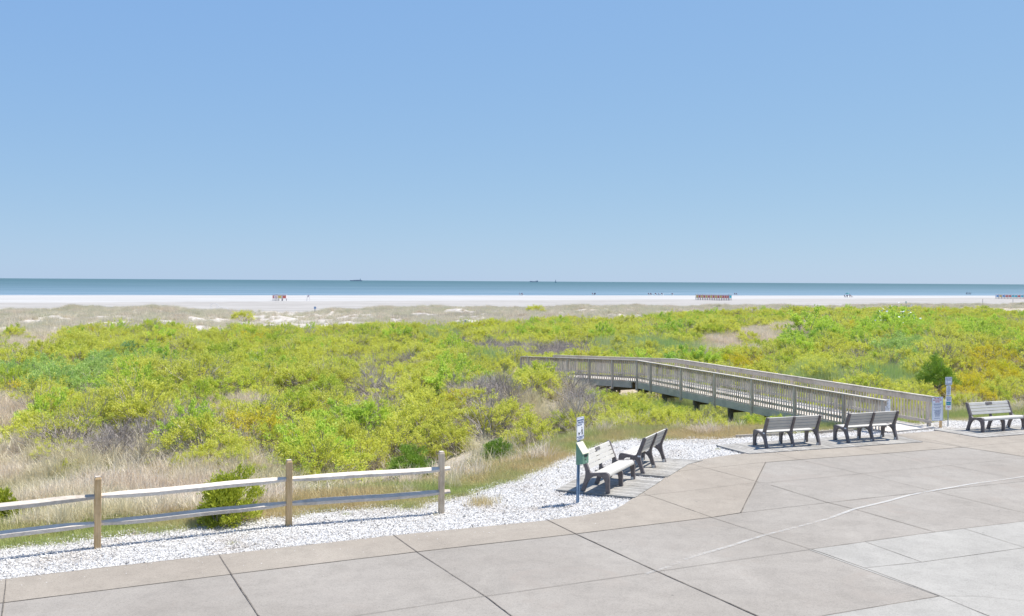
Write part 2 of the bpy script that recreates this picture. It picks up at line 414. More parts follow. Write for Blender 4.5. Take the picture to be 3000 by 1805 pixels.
# greyer, tracked sand nearest the dunes, then the bright upper beach
wb = Yg-(340+0.58*Xg)
def pattr(o, name, vals):
    a = o.data.attributes.new(name, 'FLOAT', 'POINT'); a.data.foreach_set('value', np.asarray(vals, dtype=np.float32))
dn_ = smooth(-6, 6, tg-np.interp(Xg, TX, TT))
for cx_, cy_, cr_ in SANDY: dn_ = np.maximum(dn_, 1-smooth(cr_*0.6, cr_, np.hypot(Xg-cx_, Yg-cy_)))
pattr(ground, 'dune', np.clip(dn_, 0, 1))
pattr(ground, 'flat', smooth(190, 206, tg))
pattr(ground, 'white', smooth(-14, 14, wb)*smooth(190, 206, tg))
pattr(ground, 'wet', 0.75*smooth(463, 473, tg))

# sea
nw = NT('sea_water'); P = nw.pos()
wv = nw.noise(1.0, 6, 0.62, nw.pos(scale=(0.07, 0.30, 0.07), rot=(0, 0, -0.38)))
wl = nw.noise(1.0, 5, 0.6, nw.pos(scale=(0.0035, 0.022, 0.01), rot=(0, 0, -0.38)))
sh = nw.n('ShaderNodeVectorMath', operation='DOT_PRODUCT'); nw.L(P, sh.inputs[0]); sh.inputs[1].default_value = (-0.4/1.077, 1/1.077, 0)
near = nw.ramp(nw.math('DIVIDE', sh.outputs['Value'], 4000.0), [(0.118, 1.0), (0.17, 0.62), (0.30, 0.25), (0.75, 0.0)])
deep = nw.mix((0.050, 0.108, 0.124), (0.080, 0.148, 0.162), nw.ramp(wl, [(0.4, 0), (0.62, 1)]))
shal = nw.mix((0.135, 0.215, 0.27), (0.195, 0.27, 0.33), nw.ramp(wl, [(0.4, 0), (0.62, 1)]))
wc = nw.mix(deep, shal, near)
pb = nw.bsdf(wc, 0.45, nw.bump(wv, 0.6, 0.5), 0.12)
W = MB()
shx = lambda t, s: Vector((s*0.9285-t*0.3714, s*0.3714+t*0.9285, -2.6))
W.add([shx(440, -40000), shx(440, 40000), shx(70000, 60000), shx(70000, -60000)], [(0, 1, 2, 3)])
sea = W.build('water', nw.m); tag(sea, kind='structure')

# thin lines of surf
sf = NT('foam'); sf.bsdf(sf.mix((0.62, 0.66, 0.68), (0.84, 0.85, 0.85), sf.noise(2, 4, 0.7, sf.pos())), 0.7, None, 0.2)
foam = MB()
for t0, segs, w in ((469.5, [(-330, -60, 1.2), (-62, 40, 2.2), (60, 330, 1.0)], 1), (500, [(-140, -95, 1.2), (-20, 15, 1.0)], 1), (540, [(305, 331, 2.2), (345, 372, 2.0)], 1), (620, [(240, 249, 1.8)], 1)):
    for s0, s1, ww in segs:
        N = max(4, int((s1-s0)/6)); up = []; dn = []
        for k in range(N+1):
            s = s0+(s1-s0)*k/N; j = 1.2*math.sin(s*0.06)+0.5*math.sin(s*0.21+1)
            hw = ww*(0.25+0.75*math.sin(math.pi*k/N)**0.5)*(0.7+0.5*random.random())
            p = shx(t0+j-hw/2, s); q = shx(t0+j+hw/2, s); p.z = q.z = -2.595+0.03
            up.append(p); dn.append(q)
        foam.add(up+dn, [(k, k+1, N+2+k, N+1+k) for k in range(N)])
tag(foam.build('surf', sf.m), kind='structure')

# ------------------------------------------------------------ gravel bed of crushed shell
PAVE_PX = [(-900, 1850), (-300, 1748), (0, 1699), (300, 1663), (657, 1624), (900, 1597), (1153, 1569), (1400, 1545), (1603, 1525), (1705, 1511), (1800, 1493),
           (1830, 1477), (1860, 1456), (1900, 1430.5), (1943, 1403), (1980, 1381), (2017, 1358), (2050, 1347), (2100, 1339), (2147, 1332.5), (2195, 1328),
           (2340, 1318.5), (2500, 1308), (2700, 1293.5), (2615, 1276), (2603, 1273), (2752, 1261.5), (2871, 1281), (3000, 1272), (3400, 1248), (4200, 1215)]
pv = [G(u, v, PZ) for u, v in PAVE_PX]
gm = NT('shell_gravel'); P = gm.pos()
v1 = gm.n('ShaderNodeTexVoronoi'); v1.inputs['Scale'].default_value = 30; gm.L(P, v1.inputs['Vector'])
v2 = gm.n('ShaderNodeTexVoronoi'); v2.inputs['Scale'].default_value = 14; gm.L(P, v2.inputs['Vector'])
gc = gm.ramp(v1.outputs['Color'], [(0.18, (0.30, 0.28, 0.26)), (0.32, (0.50, 0.485, 0.465)), (0.7, (0.66, 0.645, 0.625))])
gc = gm.mix(gc, gm.mix(gc, (0.72, 0.66, 0.60), 1.0, 'MULTIPLY'), gm.ramp(gm.noise(0.8, 5, 0.7, P), [(0.50, 0), (0.72, 0.75)]))
gm.bsdf(gc, 0.9, gm.bump(v1.outputs['Distance'], 0.9, 0.03), 0.15)
gb = MB()
poly = [(p.x, p.y) for p in EDGE]+[(pv[-1].x, 2.0), (pv[0].x, 2.0)]
gb.add([(x, y, 0.0) for x, y in poly], [tuple(range(len(poly)))])
gravel_bed = gb.build('gravel_bed', gm.m); tag(gravel_bed, kind='structure')

px_ = np.array([p.x for p in pv[:24]]); py_ = np.array([p.y for p in pv[:24]])
def in_gravel(x, y):
    lo = np.interp(x, px_, py_); hi = np.interp(x, ex, ey)
    return (y > lo-0.05) & (y < hi+0.35)
NC = 250000
cx = rng.uniform(-11.5, 16.5, NC*3); cy = rng.uniform(13, 33, NC*3)
wob = 0.18*np.sin(cx*2.1)+0.12*np.sin(cx*5.3+1)
ok = (np.abs(cx/cy) < 0.55) & in_gravel(cx, cy+wob*0.5+rng.normal(0, 0.08, NC*3))
# keep density roughly constant on screen
ok &= rng.uniform(0, 1, NC*3) < np.clip((20.5/cy)**1.0, 0, 1)
cx = cx[ok][:NC]; cy = cy[ok][:NC]; nc = len(cx)
sz = rng.uniform(0.0055, 0.0145, nc)*(1+0.8*(rng.uniform(0, 1, nc) > 0.93)); an = rng.uniform(0, 6.28, nc); asp = rng.uniform(0.5, 1, nc)
tx = rng.normal(0, 0.42, nc); ty = rng.normal(0, 0.42, nc)
lx = np.array([-1, 0.2, 1, -0.1]); ly = np.array([-0.2, -1, 0.1, 1.])
ax = lx[None]*sz[:, None]; ay = ly[None]*(sz*asp)[:, None]
VX = cx[:, None]+ax*np.cos(an)[:, None]-ay*np.sin(an)[:, None]
VY = cy[:, None]+ax*np.sin(an)[:, None]+ay*np.cos(an)[:, None]
VZ = 0.012+ax*tx[:, None]+ay*ty[:, None]+rng.uniform(0, 0.012, nc)[:, None]
# a few chips kicked onto the pavement, mostly near its edge
ns_ = 420; bx_ = rng.uniform(-9, 9, ns_); by_ = np.interp(bx_, px_, py_)-rng.exponential(0.35, ns_)-0.03
ang_ = rng.uniform(0, 6.28, (ns_, 1)); rs_ = rng.uniform(0.005, 0.011, (ns_, 1))
VX = np.concatenate([VX, bx_[:, None]+rs_*np.cos(ang_+np.arange(4)*1.57)]); VY = np.concatenate([VY, by_[:, None]+rs_*0.7*np.sin(ang_+np.arange(4)*1.57)])
VZ = np.concatenate([VZ, np.full((ns_, 4), PZ+0.013)+rng.uniform(0, 0.006, (ns_, 4))]); nc += ns_
V = np.stack([VX, VY, VZ], -1).reshape(-1, 3); F = np.arange(nc*4).reshape(-1, 4)
cm = NT('shell_chips')
cc = cm.ramp(cm.attr('tint'), [(0.0, (0.16, 0.15, 0.145)), (0.07, (0.33, 0.31, 0.29)), (0.16, (0.50, 0.45, 0.39)), (0.26, (0.58, 0.565, 0.545)), (1.0, (0.75, 0.735, 0.705))])
cc = cm.mix(cc, cm.mix(cc, (0.74, 0.68, 0.61), 1.0, 'MULTIPLY'), cm.ramp(cm.noise(0.8, 5, 0.7, cm.pos()), [(0.52, 0), (0.72, 0.7)]))
cm.bsdf(cc, 0.7, None, 0.3)
chips = np_mesh('shell_gravel', V, F, cm.m, tint=rng.uniform(0, 1, nc)); tag(chips, 'loose crushed white shell gravel between the pavement and the grass', 'gravel', kind='stuff')

# ------------------------------------------------------------ pavement
def sheet(name, pts, z, mat, thick=0.0):
    m = MB(); n = len(pts)
    top = [(p[0], p[1], z) for p in pts]
    if thick:
        bot = [(p[0], p[1], z-thick) for p in pts]
        m.add(top+bot, [tuple(range(n))]+[(i, (i+1) % n, (i+1) % n+n, i+n) for i in range(n)])
    else: m.add(top, [tuple(range(n))])
    o = m.build(name, mat); tag(o, kind='structure'); return o
pave_pts = [(p.x, p.y) for p in pv]
pave_pts += [(pv[-1].x, 3.0), (pv[0].x, 3.0)]
sheet('pavement', pave_pts, PZ, M['concrete'], 0.12)
band_px = PAVE_PX[1:23]+[(2700, 1293.5), (2821, 1310.7), (2604, 1328), (2345, 1347), (2243, 1355), (2170, 1503), (2094, 1515), (1684, 1565), (1220, 1617.5), (677, 1683), (0, 1768), (-300, 1810)]
sheet('pavement_band', [G(u, v, PZ) for u, v in band_px], PZ+0.004, M['tan'])
sheet('pavement_apron', [G(u, v, PZ) for u, v in [(2752, 1262.5), (2872, 1282), (3000, 1273), (3300, 1256), (3300, 1315), (3000, 1338), (2821, 1310.2), (2703, 1293), (2625, 1274)]], PZ+0.004, M['tan'])
sheet('pavement_patch', [G(u, v, PZ) for u, v in [(2369.5, 1611), (2533.6, 1588), (2740, 1559.6), (2983.5, 1530), (3400, 1478), (3500, 2100), (2080, 1870), (2412, 1805), (2752.5, 1747.5)]], PZ+0.004, M['pale'])

JOINTS = [
    ([(2016, 1358), (2223, 1413)], 1.0), ([(1978, 1383), (2000, 1380), (2243, 1355), (2345, 1347), (2604, 1328), (2821, 1310.7), (3000, 1294.5), (3200, 1277)], 0.9),
    ([(2243, 1355), (2170, 1503)], 2.2), ([(1868, 1455), (2000, 1441), (2203, 1416), (2259, 1414), (2523, 1388.5), (2782, 1364), (3000, 1343), (3300, 1314)], 0.8),
    ([(-300, 1812), (0, 1768), (677, 1683), (1220, 1617.5), (1684, 1565), (2094, 1515)], 1.0), ([(2094, 1515), (2170, 1503), (2425, 1473), (2665, 1447), (2730, 1438), (3000, 1411), (3300, 1381)], 1.2),
    ([(1881, 1445), (2039, 1500), (2081, 1515), (2219, 1560), (2377, 1610), (2551, 1671), (2755, 1747.5), (2892, 1804), (3000, 1850)], 1.1),
    ([(2259, 1422), (2425.6, 1473), (2503, 1492), (2740, 1559.6)], 1.4), ([(2263.5, 1325), (2336, 1346), (2523, 1388.5), (2730, 1438), (3000, 1503), (3300, 1580)], 0.9),
    ([(2494.5, 1308.5), (2604, 1331), (2782, 1364), (2973, 1402), (3300, 1470)], 0.8), ([(2560, 1262), (2624, 1274), (2738, 1291.6), (2821, 1310.7), (3000, 1338), (3300, 1385)], 1.0),
    ([(2758, 1262), (2863, 1280), (3000, 1289)], 0.7), ([(2369.5, 1611), (2533.6, 1588), (2740, 1559.6), (2983.5, 1530), (3300, 1490)], 1.1),
    ([(700, 1862), (1000, 1812), (1420, 1747.5), (1500, 1737), (1865, 1684), (1926, 1675), (2369.5, 1611)], 0.85),
    ([(1600, 1522.5), (1682, 1562.6), (1926, 1675), (2217.5, 1805), (2500, 1930)], 2.3), ([(2533.6, 1588), (2701, 1648)], 1.0),
    ([(2533.6, 1665), (2701, 1648), (3000, 1606), (3300, 1566)], 0.9), ([(2825.5, 1550), (3000, 1604.6), (3300, 1700)], 0.9),
    ([(2752.5, 1747.5), (2412, 1805), (2080, 1862)], 1.3), ([(2752.5, 1747.5), (2868, 1748), (3000, 1762), (3200, 1790)], 0.5),
    ([(643, 1628), (677, 1683), (757, 1805), (800, 1870)], 2.0), ([(1153, 1569), (1220, 1617), (1423, 1748), (1498, 1805), (1600, 1880)], 1.5),
    ([(18, 1699), (6, 1805), (0, 1850)], 1.5), ([(0, 1699), (657, 1624), (1153, 1569), (1603, 1525), (1800, 1493)], 0.5)]
jm = MB()
for pts, w in JOINTS:
    P3 = [G(u, v, PZ)+Vector((0, 0, 0.009)) for u, v in pts]
    for a, b in zip(P3[:-1], P3[1:]):
        L = (b-a).length; N = max(1, int(L/0.35)); d = (b-a)/L; s = Vector((-d.y, d.x, 0))
        row = []
        for k in range(N+1):
            p = a+d*L*k/N; hw = 0.0046*w*random.uniform(0.75, 1.35); off = random.uniform(-0.003, 0.003)
            row += [p+s*(hw+off), p-s*(hw-off)]
        jm.add(row, [(2*k, 2*k+1, 2*k+3, 2*k+2) for k in range(N)])
tag(jm.build('pavement_joints', M['joint']), kind='structure')

# worn white line
lm = NT('worn_line'); lp = lm.bsdf(lm.mix((0.62, 0.61, 0.58), (0.75, 0.74, 0.71), lm.noise(6, 4, 0.7, lm.pos())), 0.8, None, 0.2)
wear = lm.math('ADD', lm.math('MULTIPLY', lm.noise(7, 6, 0.8, lm.pos(scale=(1, 1, 1))), 0.6), lm.math('MULTIPLY', lm.attr('keep'), 0.5))
lm.L(lm.ramp(wear, [(0.50, 0.0), (0.68, 0.45)]), lp.inputs['Alpha'])
LINE = [(1865, 1688, .42), (1905, 1676, .5), (1960, 1660, .45), (1990, 1645, .4), (2030, 1630, .56), (2130, 1602, .58), (2230, 1570, .56), (2330, 1545, .52), (2430, 1518, .55), (2503, 1491, .75), (2600, 1468, .8), (2665, 1450, .75), (2700, 1443, .6), (2740, 1436, .8), (2850, 1417, .7), (2930, 1406, .5), (3000, 1396, .72), (3200, 1372, .75)]
pl = [G(u, v, PZ+0.013) for u, v, _ in LINE]; V = []; F = []; K = []
for i, p in enumerate(pl):
    d = (pl[min(i+1, len(pl)-1)]-pl[max(i-1, 0)]).normalized(); s = Vector((-d.y, d.x, 0))*0.036
    V += [p+s, p-s]; K += [LINE[i][2]]*2
F = [(2*k, 2*k+1, 2*k+3, 2*k+2) for k in range(len(pl)-1)]
lo = np_mesh('pavement_line', [tuple(v) for v in V], F, lm.m); pattr(lo, 'keep', K); tag(lo, kind='structure')

# ------------------------------------------------------------ timber platforms and edging
def clip_poly(poly, a, b):       # keep the part left of a->b
    out = []
    for i in range(len(poly)):
        p, q = poly[i], poly[(i+1) % len(poly)]
        sp = (b[0]-a[0])*(p[1]-a[1])-(b[1]-a[1])*(p[0]-a[0]); sq = (b[0]-a[0])*(q[1]-a[1])-(b[1]-a[1])*(q[0]-a[0])
        if sp >= 0: out.append(p)
        if (sp >= 0) != (sq >= 0):
            t = sp/(sp-sq); out.append((p[0]+(q[0]-p[0])*t, p[1]+(q[1]-p[1])*t))
    return out
def planks(mb, poly, dirv, z0, z1, w=0.14, gap=0.012):
    """fill a convex outline with boards running along dirv"""
    d = Vector(dirv).normalized(); s = Vector((-d.y, d.x))
    q = [(p[0]*d.x+p[1]*d.y, p[0]*s.x+p[1]*s.y) for p in poly]
    area = sum(q[i][0]*q[(i+1) % len(q)][1]-q[(i+1) % len(q)][0]*q[i][1] for i in range(len(q)))
    if area < 0: q = q[::-1]
    y = min(b for a, b in q); ymax = max(b for a, b in q)
    while y < ymax-0.02:
        c = clip_poly(clip_poly(q, (-999, y+gap/2), (999, y+gap/2)), (999, y+w-gap/2), (-999, y+w-gap/2))
        if len(c) >= 3:
            P = [Vector((a*d.x+b*s.x, a*d.y+b*s.y, 0)) for a, b in c]; n = len(P); dz = random.uniform(-0.0015, 0.0015)
            mb.add([p+Vector((0, 0, z0)) for p in P]+[p+Vector((0, 0, z1+dz)) for p in P],
                   [tuple(reversed(range(n))), tuple(range(n, 2*n))]+[(i, (i+1) % n, (i+1) % n+n, i+n) for i in range(n)], random.random())
        y += w
def platform(px, dirpx, label, z1=0.05):
    pts = [G(u, v, 0.05) for u, v in px]; a, b = G(*dirpx[0]), G(*dirpx[1])
    m = MB(); planks(m, [(p.x, p.y) for p in pts], (b.x-a.x, b.y-a.y), 0.015, z1)
    o = m.build('wooden_platform', M['platwood'])
    # weathered joist under the boards so that no gravel shows through the gaps
    tag(o, label, 'wooden platform', 'grey board platforms under the benches')
    return o
platform([(1629, 1434), (1860, 1457), (1943, 1404), (1722, 1384)], [(1629, 1434), (1860, 1456)], 'grey board platform under the front-facing bench beside the blue sign post')
platform([(1742, 1377), (1956, 1396.5), (2017, 1359), (2060, 1348), (1850, 1338)], [(1742, 1377), (1956, 1396.5)], 'grey board platform under the steeply angled bench, on white gravel')
platform([(2097, 1303.5), (2195, 1329), (2340, 1319), (2500, 1308), (2703, 1294), (2603, 1272), (2400, 1282)], [(2100, 1303), (2195, 1329)], 'long grey board platform under the two benches seen from behind')
platform([(2735, 1258.5), (2872, 1281.5), (3050, 1269), (3300, 1253), (3300, 1236), (3000, 1245)], [(2752, 1262), (2872, 1281.5)], 'grey board platform under the farthest right bench')
for pts, lab in (([(2156, 1279), (2300, 1272)], 'thin timber edging between shell gravel and grass behind the left of the two back-turned benches'), ([(2385, 1269), (2448, 1263), (2500, 1261)], 'thin timber edging beside the boardwalk start')):
    m = MB(); P3 = [G(u, v, 0.03) for u, v in pts]
    for a, b in zip(P3[:-1], P3[1:]): m.beam(a, b, 0.05, 0.09)
    tag(m.build('timber_edging', M['edging']), lab, 'garden edging')
# ------------------------------------------------------------ benches
def bench_profile(off=0.0):
    o = off
    return [(0.315, 0), (0.31, 0.30), (0.300-o, 0.375-o*.2), (0.275-o, 0.415-o), (0.235, 0.430-o), (0.12, 0.418-o), (0.0, 0.402-o), (-0.075, 0.395-o), (-0.115-o*.6, 0.42-o*.6),
            (-0.14-o, 0.47), (-0.20-o, 0.62), (-0.262-o, 0.785), (-0.28-o, 0.812), (-0.325, 0.818), (-0.352, 0.79), (-0.30, 0.64), (-0.235, 0.48), (-0.215, 0.40), (-0.222, 0.31),
            (-0.255, 0.20), (-0.30, 0.06), (-0.325, 0), (-0.225, 0), (-0.205, 0.08), (-0.165, 0.19), (-0.11, 0.275), (-0.04, 0.325), (0.05, 0.342), (0.13, 0.33), (0.185, 0.29), (0.213, 0.22), (0.222, 0.12), (0.225, 0)]
BX, BY, BZ = Vector((1, 0, 0)), Vector((0, 1, 0)), Vector((0, 0, 1))
def make_bench(tagpos=-1):
    root = empty('park_bench')
    for s in (-1, 1):
        m = MB(); x0 = 0.84*s
        m.prism(bench_profile(), x0-0.035, x0+0.035, (BX, BY, BZ, Vector((0, 0, 0))))
        f = m.build('end_frame', M['benchframe'], root, bevel=0.012)
        for fy in (0.262, -0.268):
            p = MB(); p.box((x0-s*0.05, fy, 0.03), (0.035, 0.055, 0.06)); p.build('foot_bracket', M['steelplate'], f)
    m = MB(); m.prism(bench_profile(0.042), -0.03, 0.03, (BX, BY, BZ, Vector((0, 0, 0))))
    f = m.build('middle_frame', M['benchframe'], root, bevel=0.01)
    for fy in (0.262, -0.268):
        p = MB(); p.box((-0.045, fy, 0.03), (0.03, 0.055, 0.06)); p.build('foot_bracket', M['steelplate'], f)
    # seat boards, the front one rounded over the edge
    seat = MB()
    def board(mb, a, b, th, n=1):
        """board with its top edge line a->b in the side view (y,z)"""
        d = Vector((b[0]-a[0], b[1]-a[1])).normalized(); nn = Vector((-d.y, d.x))
        if nn.y < 0 and abs(nn.y) > 0.3: nn = -nn
        o = [(a[0], a[1]), (b[0], b[1]), (b[0]-nn.x*th, b[1]-nn.y*th), (a[0]-nn.x*th, a[1]-nn.y*th)]
        mb.prism(o, -0.803, 0.803, (BX, BY, BZ, Vector((0, 0, 0))))
    fr = [(0.300, 0.335), (0.303, 0.368), (0.292, 0.398), (0.270, 0.417), (0.235, 0.427), (0.175, 0.421), (0.175, 0.386), (0.24, 0.388), (0.262, 0.372), (0.268, 0.335)]
    seat.prism(fr, -0.803, 0.803, (BX, BY, BZ, Vector((0, 0, 0))))
    board(seat, (0.165, 0.420), (0.060, 0.408), 0.035); board(seat, (0.050, 0.407), (-0.060, 0.394), 0.035)
    seat.build('seat', M['benchslat'], root, bevel=0.006)
    back = MB(); a0 = Vector((-0.135, 0.465)); a1 = Vector((-0.278, 0.806)); dd = (a1-a0); L = dd.length; dd.normalize(); nn = Vector((dd.y, -dd.x))
    for k in range(4):
        s0 = k*(L/4)+0.006; s1 = (k+1)*(L/4)-0.006
        p0 = a0+dd*s0; p1 = a0+dd*s1
        th = 0.036
        o = [p0, p1, p1-nn*th, p0-nn*th]
        if k == 3: o = [p0, p1, p1+dd*0.012-nn*0.012, p1+dd*0.012-nn*(th), p0-nn*th]
        back.prism([(q.x-nn.x*0.004, q.y-nn.y*0.004) for q in o], -0.803, 0.803, (BX, BY, BZ, Vector((0, 0, 0))))
    back.build('backrest', M['benchslat'], root, bevel=0.005)
    m = MB(); m.box((0.877*tagpos, -0.19, 0.385), (0.004, 0.075, 0.035)); m.build('name_tag', M['whitepaint'], root)
    pm = MB(); c = a0+dd*(L*0.87)+nn*0.002; ang = math.atan2(dd.y, dd.x)
    pm.box((0, c.x, c.y), (0.26, 0.075, 0.008), Euler((ang, 0, 0)).to_matrix()); pm.build('plaque', M['plaque'], root)
    return root
bench0 = make_bench()
BENCH_Z = 0.05
def place_bench(k, a, b, f, label):
    """a,b: feet of the two ends in the photo (rear feet), f: a front foot"""
    o = bench0 if k == 0 else copy_tree(bench0)
    A, B, Fp = G(*a, BENCH_Z), G(*b, BENCH_Z), G(*f, BENCH_Z)
    L = (B-A).normalized(); fw = Vector((-L.y, L.x, 0))
    if (Fp-A).dot(fw) < 0: fw = -fw
    mid = (A+B)/2+fw*(0.275 if f[2:] == () else 0.275)
    X = Vector((fw.y, -fw.x, 0))
    o.location = mid; o.rotation_euler = (0, 0, math.atan2(X.y, X.x))
    tag(o, label, 'bench', 'grey park benches on the board platforms')
    return o
place_bench(0, (1711, 1437), (1783.5, 1399), (1783, 1447), 'grey slatted bench facing the pavement right behind the blue sign post')
place_bench(1, (1884.2, 1387), (1946.7, 1352.8), (1820, 1380), 'grey slatted bench seen steeply from behind, next to the plaque bench at the sign post')
place_bench(2, (2253.3, 1313), (2393.2, 1303.8), (2213.6, 1305.7), 'grey slatted bench turned to the dunes, the left one on the long platform')
place_bench(3, (2491.7, 1297.2), (2620.7, 1288.2), (2450.3, 1291.1), 'grey slatted bench turned to the dunes, in front of the small white railing sign')
place_bench(4, (2841.6, 1259.2), (2947, 1251.5), (2888, 1265.6), 'grey slatted bench with plaque right of the pole with three signs')

# ------------------------------------------------------------ lettering
def text(body, size, mat, parent, x, y, z, align='CENTER', sx=1.0, name='lettering', depth=0.0015):
    """text in the local XZ plane of its parent, facing -Y"""
    cu = bpy.data.curves.new('t', 'FONT'); cu.body = body; cu.size = size; cu.align_x = align; cu.extrude = depth
    cu.resolution_u = 3; cu.offset = size*0.012
    to = bpy.data.objects.new('t', cu); COL.objects.link(to)
    dg = bpy.context.evaluated_depsgraph_get(); me = bpy.data.meshes.new_from_object(to.evaluated_get(dg))
    bpy.data.objects.remove(to); bpy.data.curves.remove(cu)
    me.transform(Matrix.Translation((x, y, z)) @ Matrix.Rotation(R(90), 4, 'X') @ Matrix.Diagonal((sx, 1, 1, 1)))
    me.materials.clear(); me.materials.append(mat); me.name = name
    o = bpy.data.objects.new(name, me); COL.objects.link(o); o.parent = parent
    return o
def round_rect(w, h, r, n=4):
    pts = []
    for cx_, cz_, a0 in ((w/2-r, h/2-r, 0), (-w/2+r, h/2-r, 90), (-w/2+r, -h/2+r, 180), (w/2-r, -h/2+r, 270)):
        for k in range(n+1):
            a = R(a0+90*k/n); pts.append((cx_+r*math.cos(a), cz_+r*math.sin(a)))
    return pts
def panel(root, w, h, zc, y=0, r=0.015, mat='signwhite', border='blue', x=0, name='sign_panel', bw=0.006):
    m = MB(); O = Vector((x, y, zc))
    m.prism(round_rect(w, h, r), -0.002, 0.002, (BY, BX, BZ, O))
    p = m.build(name, M[mat], root)
    if border:
        o1 = round_rect(w-0.02, h-0.02, r*0.8); o2 = round_rect(w-0.02-2*bw, h-0.02-2*bw, r*0.7); n = len(o1)
        b = MB(); b.add([(x+a, y-0.0035, zc+c) for a, c in o1]+[(x+a, y-0.0035, zc+c) for a, c in o2], [(i, (i+1) % n, (i+1) % n+n, i+n) for i in range(n)])
        b.build('border', M[border], p)
    return p

# dog waste station
pdog = G(1691, 1475, 0)
dog = empty('pet_waste_station', pdog, R(57)); tag(dog, 'pet waste station, blue steel post with white dog sign over a green bag box', 'sign')
lean = 0.045
m = MB()   # U-channel post, leaning slightly
for dx_, w_, d_ in ((0, 0.045, 0.006), (-0.025, 0.006, 0.03), (0.025, 0.006, 0.03), (-0.036, 0.022, 0.005), (0.036, 0.022, 0.005)):
    yb = 0.012 if w_ > 0.03 else (-0.006 if w_ > 0.01 else 0)
    yb = {0.045: 0.014, 0.006: 0.0, 0.022: -0.014}[w_]
    m.beam((dx_, yb, -0.2), (dx_+lean, yb, 1.32), w_, d_, up=(0, 1, 0))
m.build('post', M['bluepost'], dog)
sg = panel(dog, 0.30, 0.455, 1.485, y=-0.035, r=0.035, border='blue', x=lean+0.005, name='sign_panel')
sp = lean+0.005
text('DOG WASTE', 0.048, M['blue'], sg, sp, -0.039, 1.635, sx=0.9)
text('TRANSMITS DISEASE', 0.024, M['blue'], sg, sp, -0.039, 1.602)
text('LEASH, CURB AND', 0.022, M['blue'], sg, sp-0.03, -0.039, 1.550)
m = MB(); m.box((sp, -0.0385, 1.585), (0.27, 0.001, 0.006)); m.build('rule', M['blue'], sg)
text('CLEAN UP AFTER YOUR DOG', 0.0215, M['blue'], sg, sp, -0.039, 1.318); text('IT IS THE LAW', 0.026, M['blue'], sg, sp, -0.039, 1.288)
pic = MB()     # walker bending with a dog on a lead
def pp(o): pic.add([(sp+a, -0.0395, 1.35+b) for a, b in o], [tuple(range(len(o)))])
pp([(0.045, 0.115), (0.058, 0.13), (0.072, 0.125), (0.085, 0.09), (0.082, 0.06), (0.105, 0.0), (0.093, 0.0), (0.068, 0.052), (0.055, 0.0), (0.043, 0.0), (0.05, 0.062), (0.052, 0.09), (0.018, 0.05), (0.013, 0.056)])
pp([(0.055+0.016*math.cos(a*0.7), 0.148+0.016*math.sin(a*0.7)) for a in range(9)])
pp([(-0.10, 0.055), (-0.082, 0.068), (-0.07, 0.05), (-0.03, 0.05), (-0.018, 0.072), (-0.024, 0.045), (-0.026, 0.0), (-0.036, 0.0), (-0.04, 0.028), (-0.066, 0.028), (-0.07, 0.0), (-0.08, 0.0), (-0.08, 0.04)])
pp([(0.016, 0.055), (-0.075, 0.062), (-0.075, 0.059), (0.016, 0.051)])
pic.build('pictogram', M['black'], sg)
bx = MB(); box_o = [(0.0, 0.78), (-0.15, 0.80), (-0.15, 1.02), (-0.02, 1.20), (0.0, 1.20)]
bx.prism(box_o, sp-0.135, sp+0.115, (BX, BY, BZ, Vector((0, -0.012, 0))))
bo = bx.build('bag_box', M['greenbox'], dog, bevel=0.006)
lm2 = MB(); lm2.prism([(-0.165, 1.005), (-0.012, 1.225), (0.006, 1.225), (0.006, 1.213), (-0.006, 1.207), (-0.157, 0.995)], sp-0.142, sp+0.122, (BX, BY, BZ, Vector((0, -0.012, 0))))
lid = lm2.build('lid', M['cream'], bo, bevel=0.004)
h = MB(); h.box((sp, -0.166, 0.955), (0.12, 0.006, 0.035)); h.box((sp-0.02, -0.166, 0.885), (0.05, 0.006, 0.012)); h.build('slot', M['black'], bo)
h = MB(); h.box((sp+0.0, -0.167, 0.84), (0.018, 0.01, 0.018)); h.build('lock', M['steelplate'], bo)

# pole with three signs
ppole = G(2778.5, 1249, 0)
pole = empty('sign_pole', ppole, R(12)); tag(pole, 'grey metal pole with three white signs one above the other right of the boardwalk', 'sign')
m = MB(); m.tube([(0, 0.02, -0.1), (0, 0.02, 1.50)], 0.017, 10); m.build('post', M['galv'], pole, smooth=False)
s1 = panel(pole, 0.235, 0.245, 1.40, r=0.02)
text('BEACH ACCESS', 0.034, M['blue'], s1, 0, -0.0045, 1.455, sx=0.82); text('DUNE WALK', 0.03, M['blue'], s1, 0, -0.0045, 1.415, sx=0.9)
text('STAY ON PATH', 0.026, M['blue'], s1, 0, -0.0045, 1.305, sx=0.9)
mm = MB(); mm.tube([(-0.03+0.03*math.cos(a/6*3.1+1.6), -0.005, 1.365+0.022*math.sin(a/6*3.1+1.6)) for a in range(7)], 0.003, 5); mm.build('emblem', M['blue'], s1)
s2 = panel(pole, 0.155, 0.30, 1.105, r=0.004, border=None)
for k, t_ in enumerate(['NOTICE', 'KEEP OFF', 'THE DUNES', 'NO DOGS', 'ON BEACH', 'MAY 15', 'TO SEPT 15']):
    text(t_, 0.024, M['greyprint'], s2, 0, -0.0045, 1.21-k*0.036, sx=0.85)
s3 = panel(pole, 0.20, 0.42, 0.715, r=0.035, border=None)
text('SMOKE FREE', 0.032, M['blue'], s3, 0, -0.0045, 0.865, sx=0.82)
for k, t_ in enumerate(['PLEASE KEEP OUR', 'BEACH CLEAN']): text(t_, 0.021, M['blue'], s3, 0, -0.0045, 0.825-k*0.035, sx=0.82)
mm = MB(); mm.box((0, -0.0035, 0.705), (0.155, 0.001, 0.095)); tl = mm.build('teal_field', M['teal'], s3)
text('THANK YOU', 0.026, M['signwhite'], s3, 0, -0.0055, 0.697, sx=0.85)
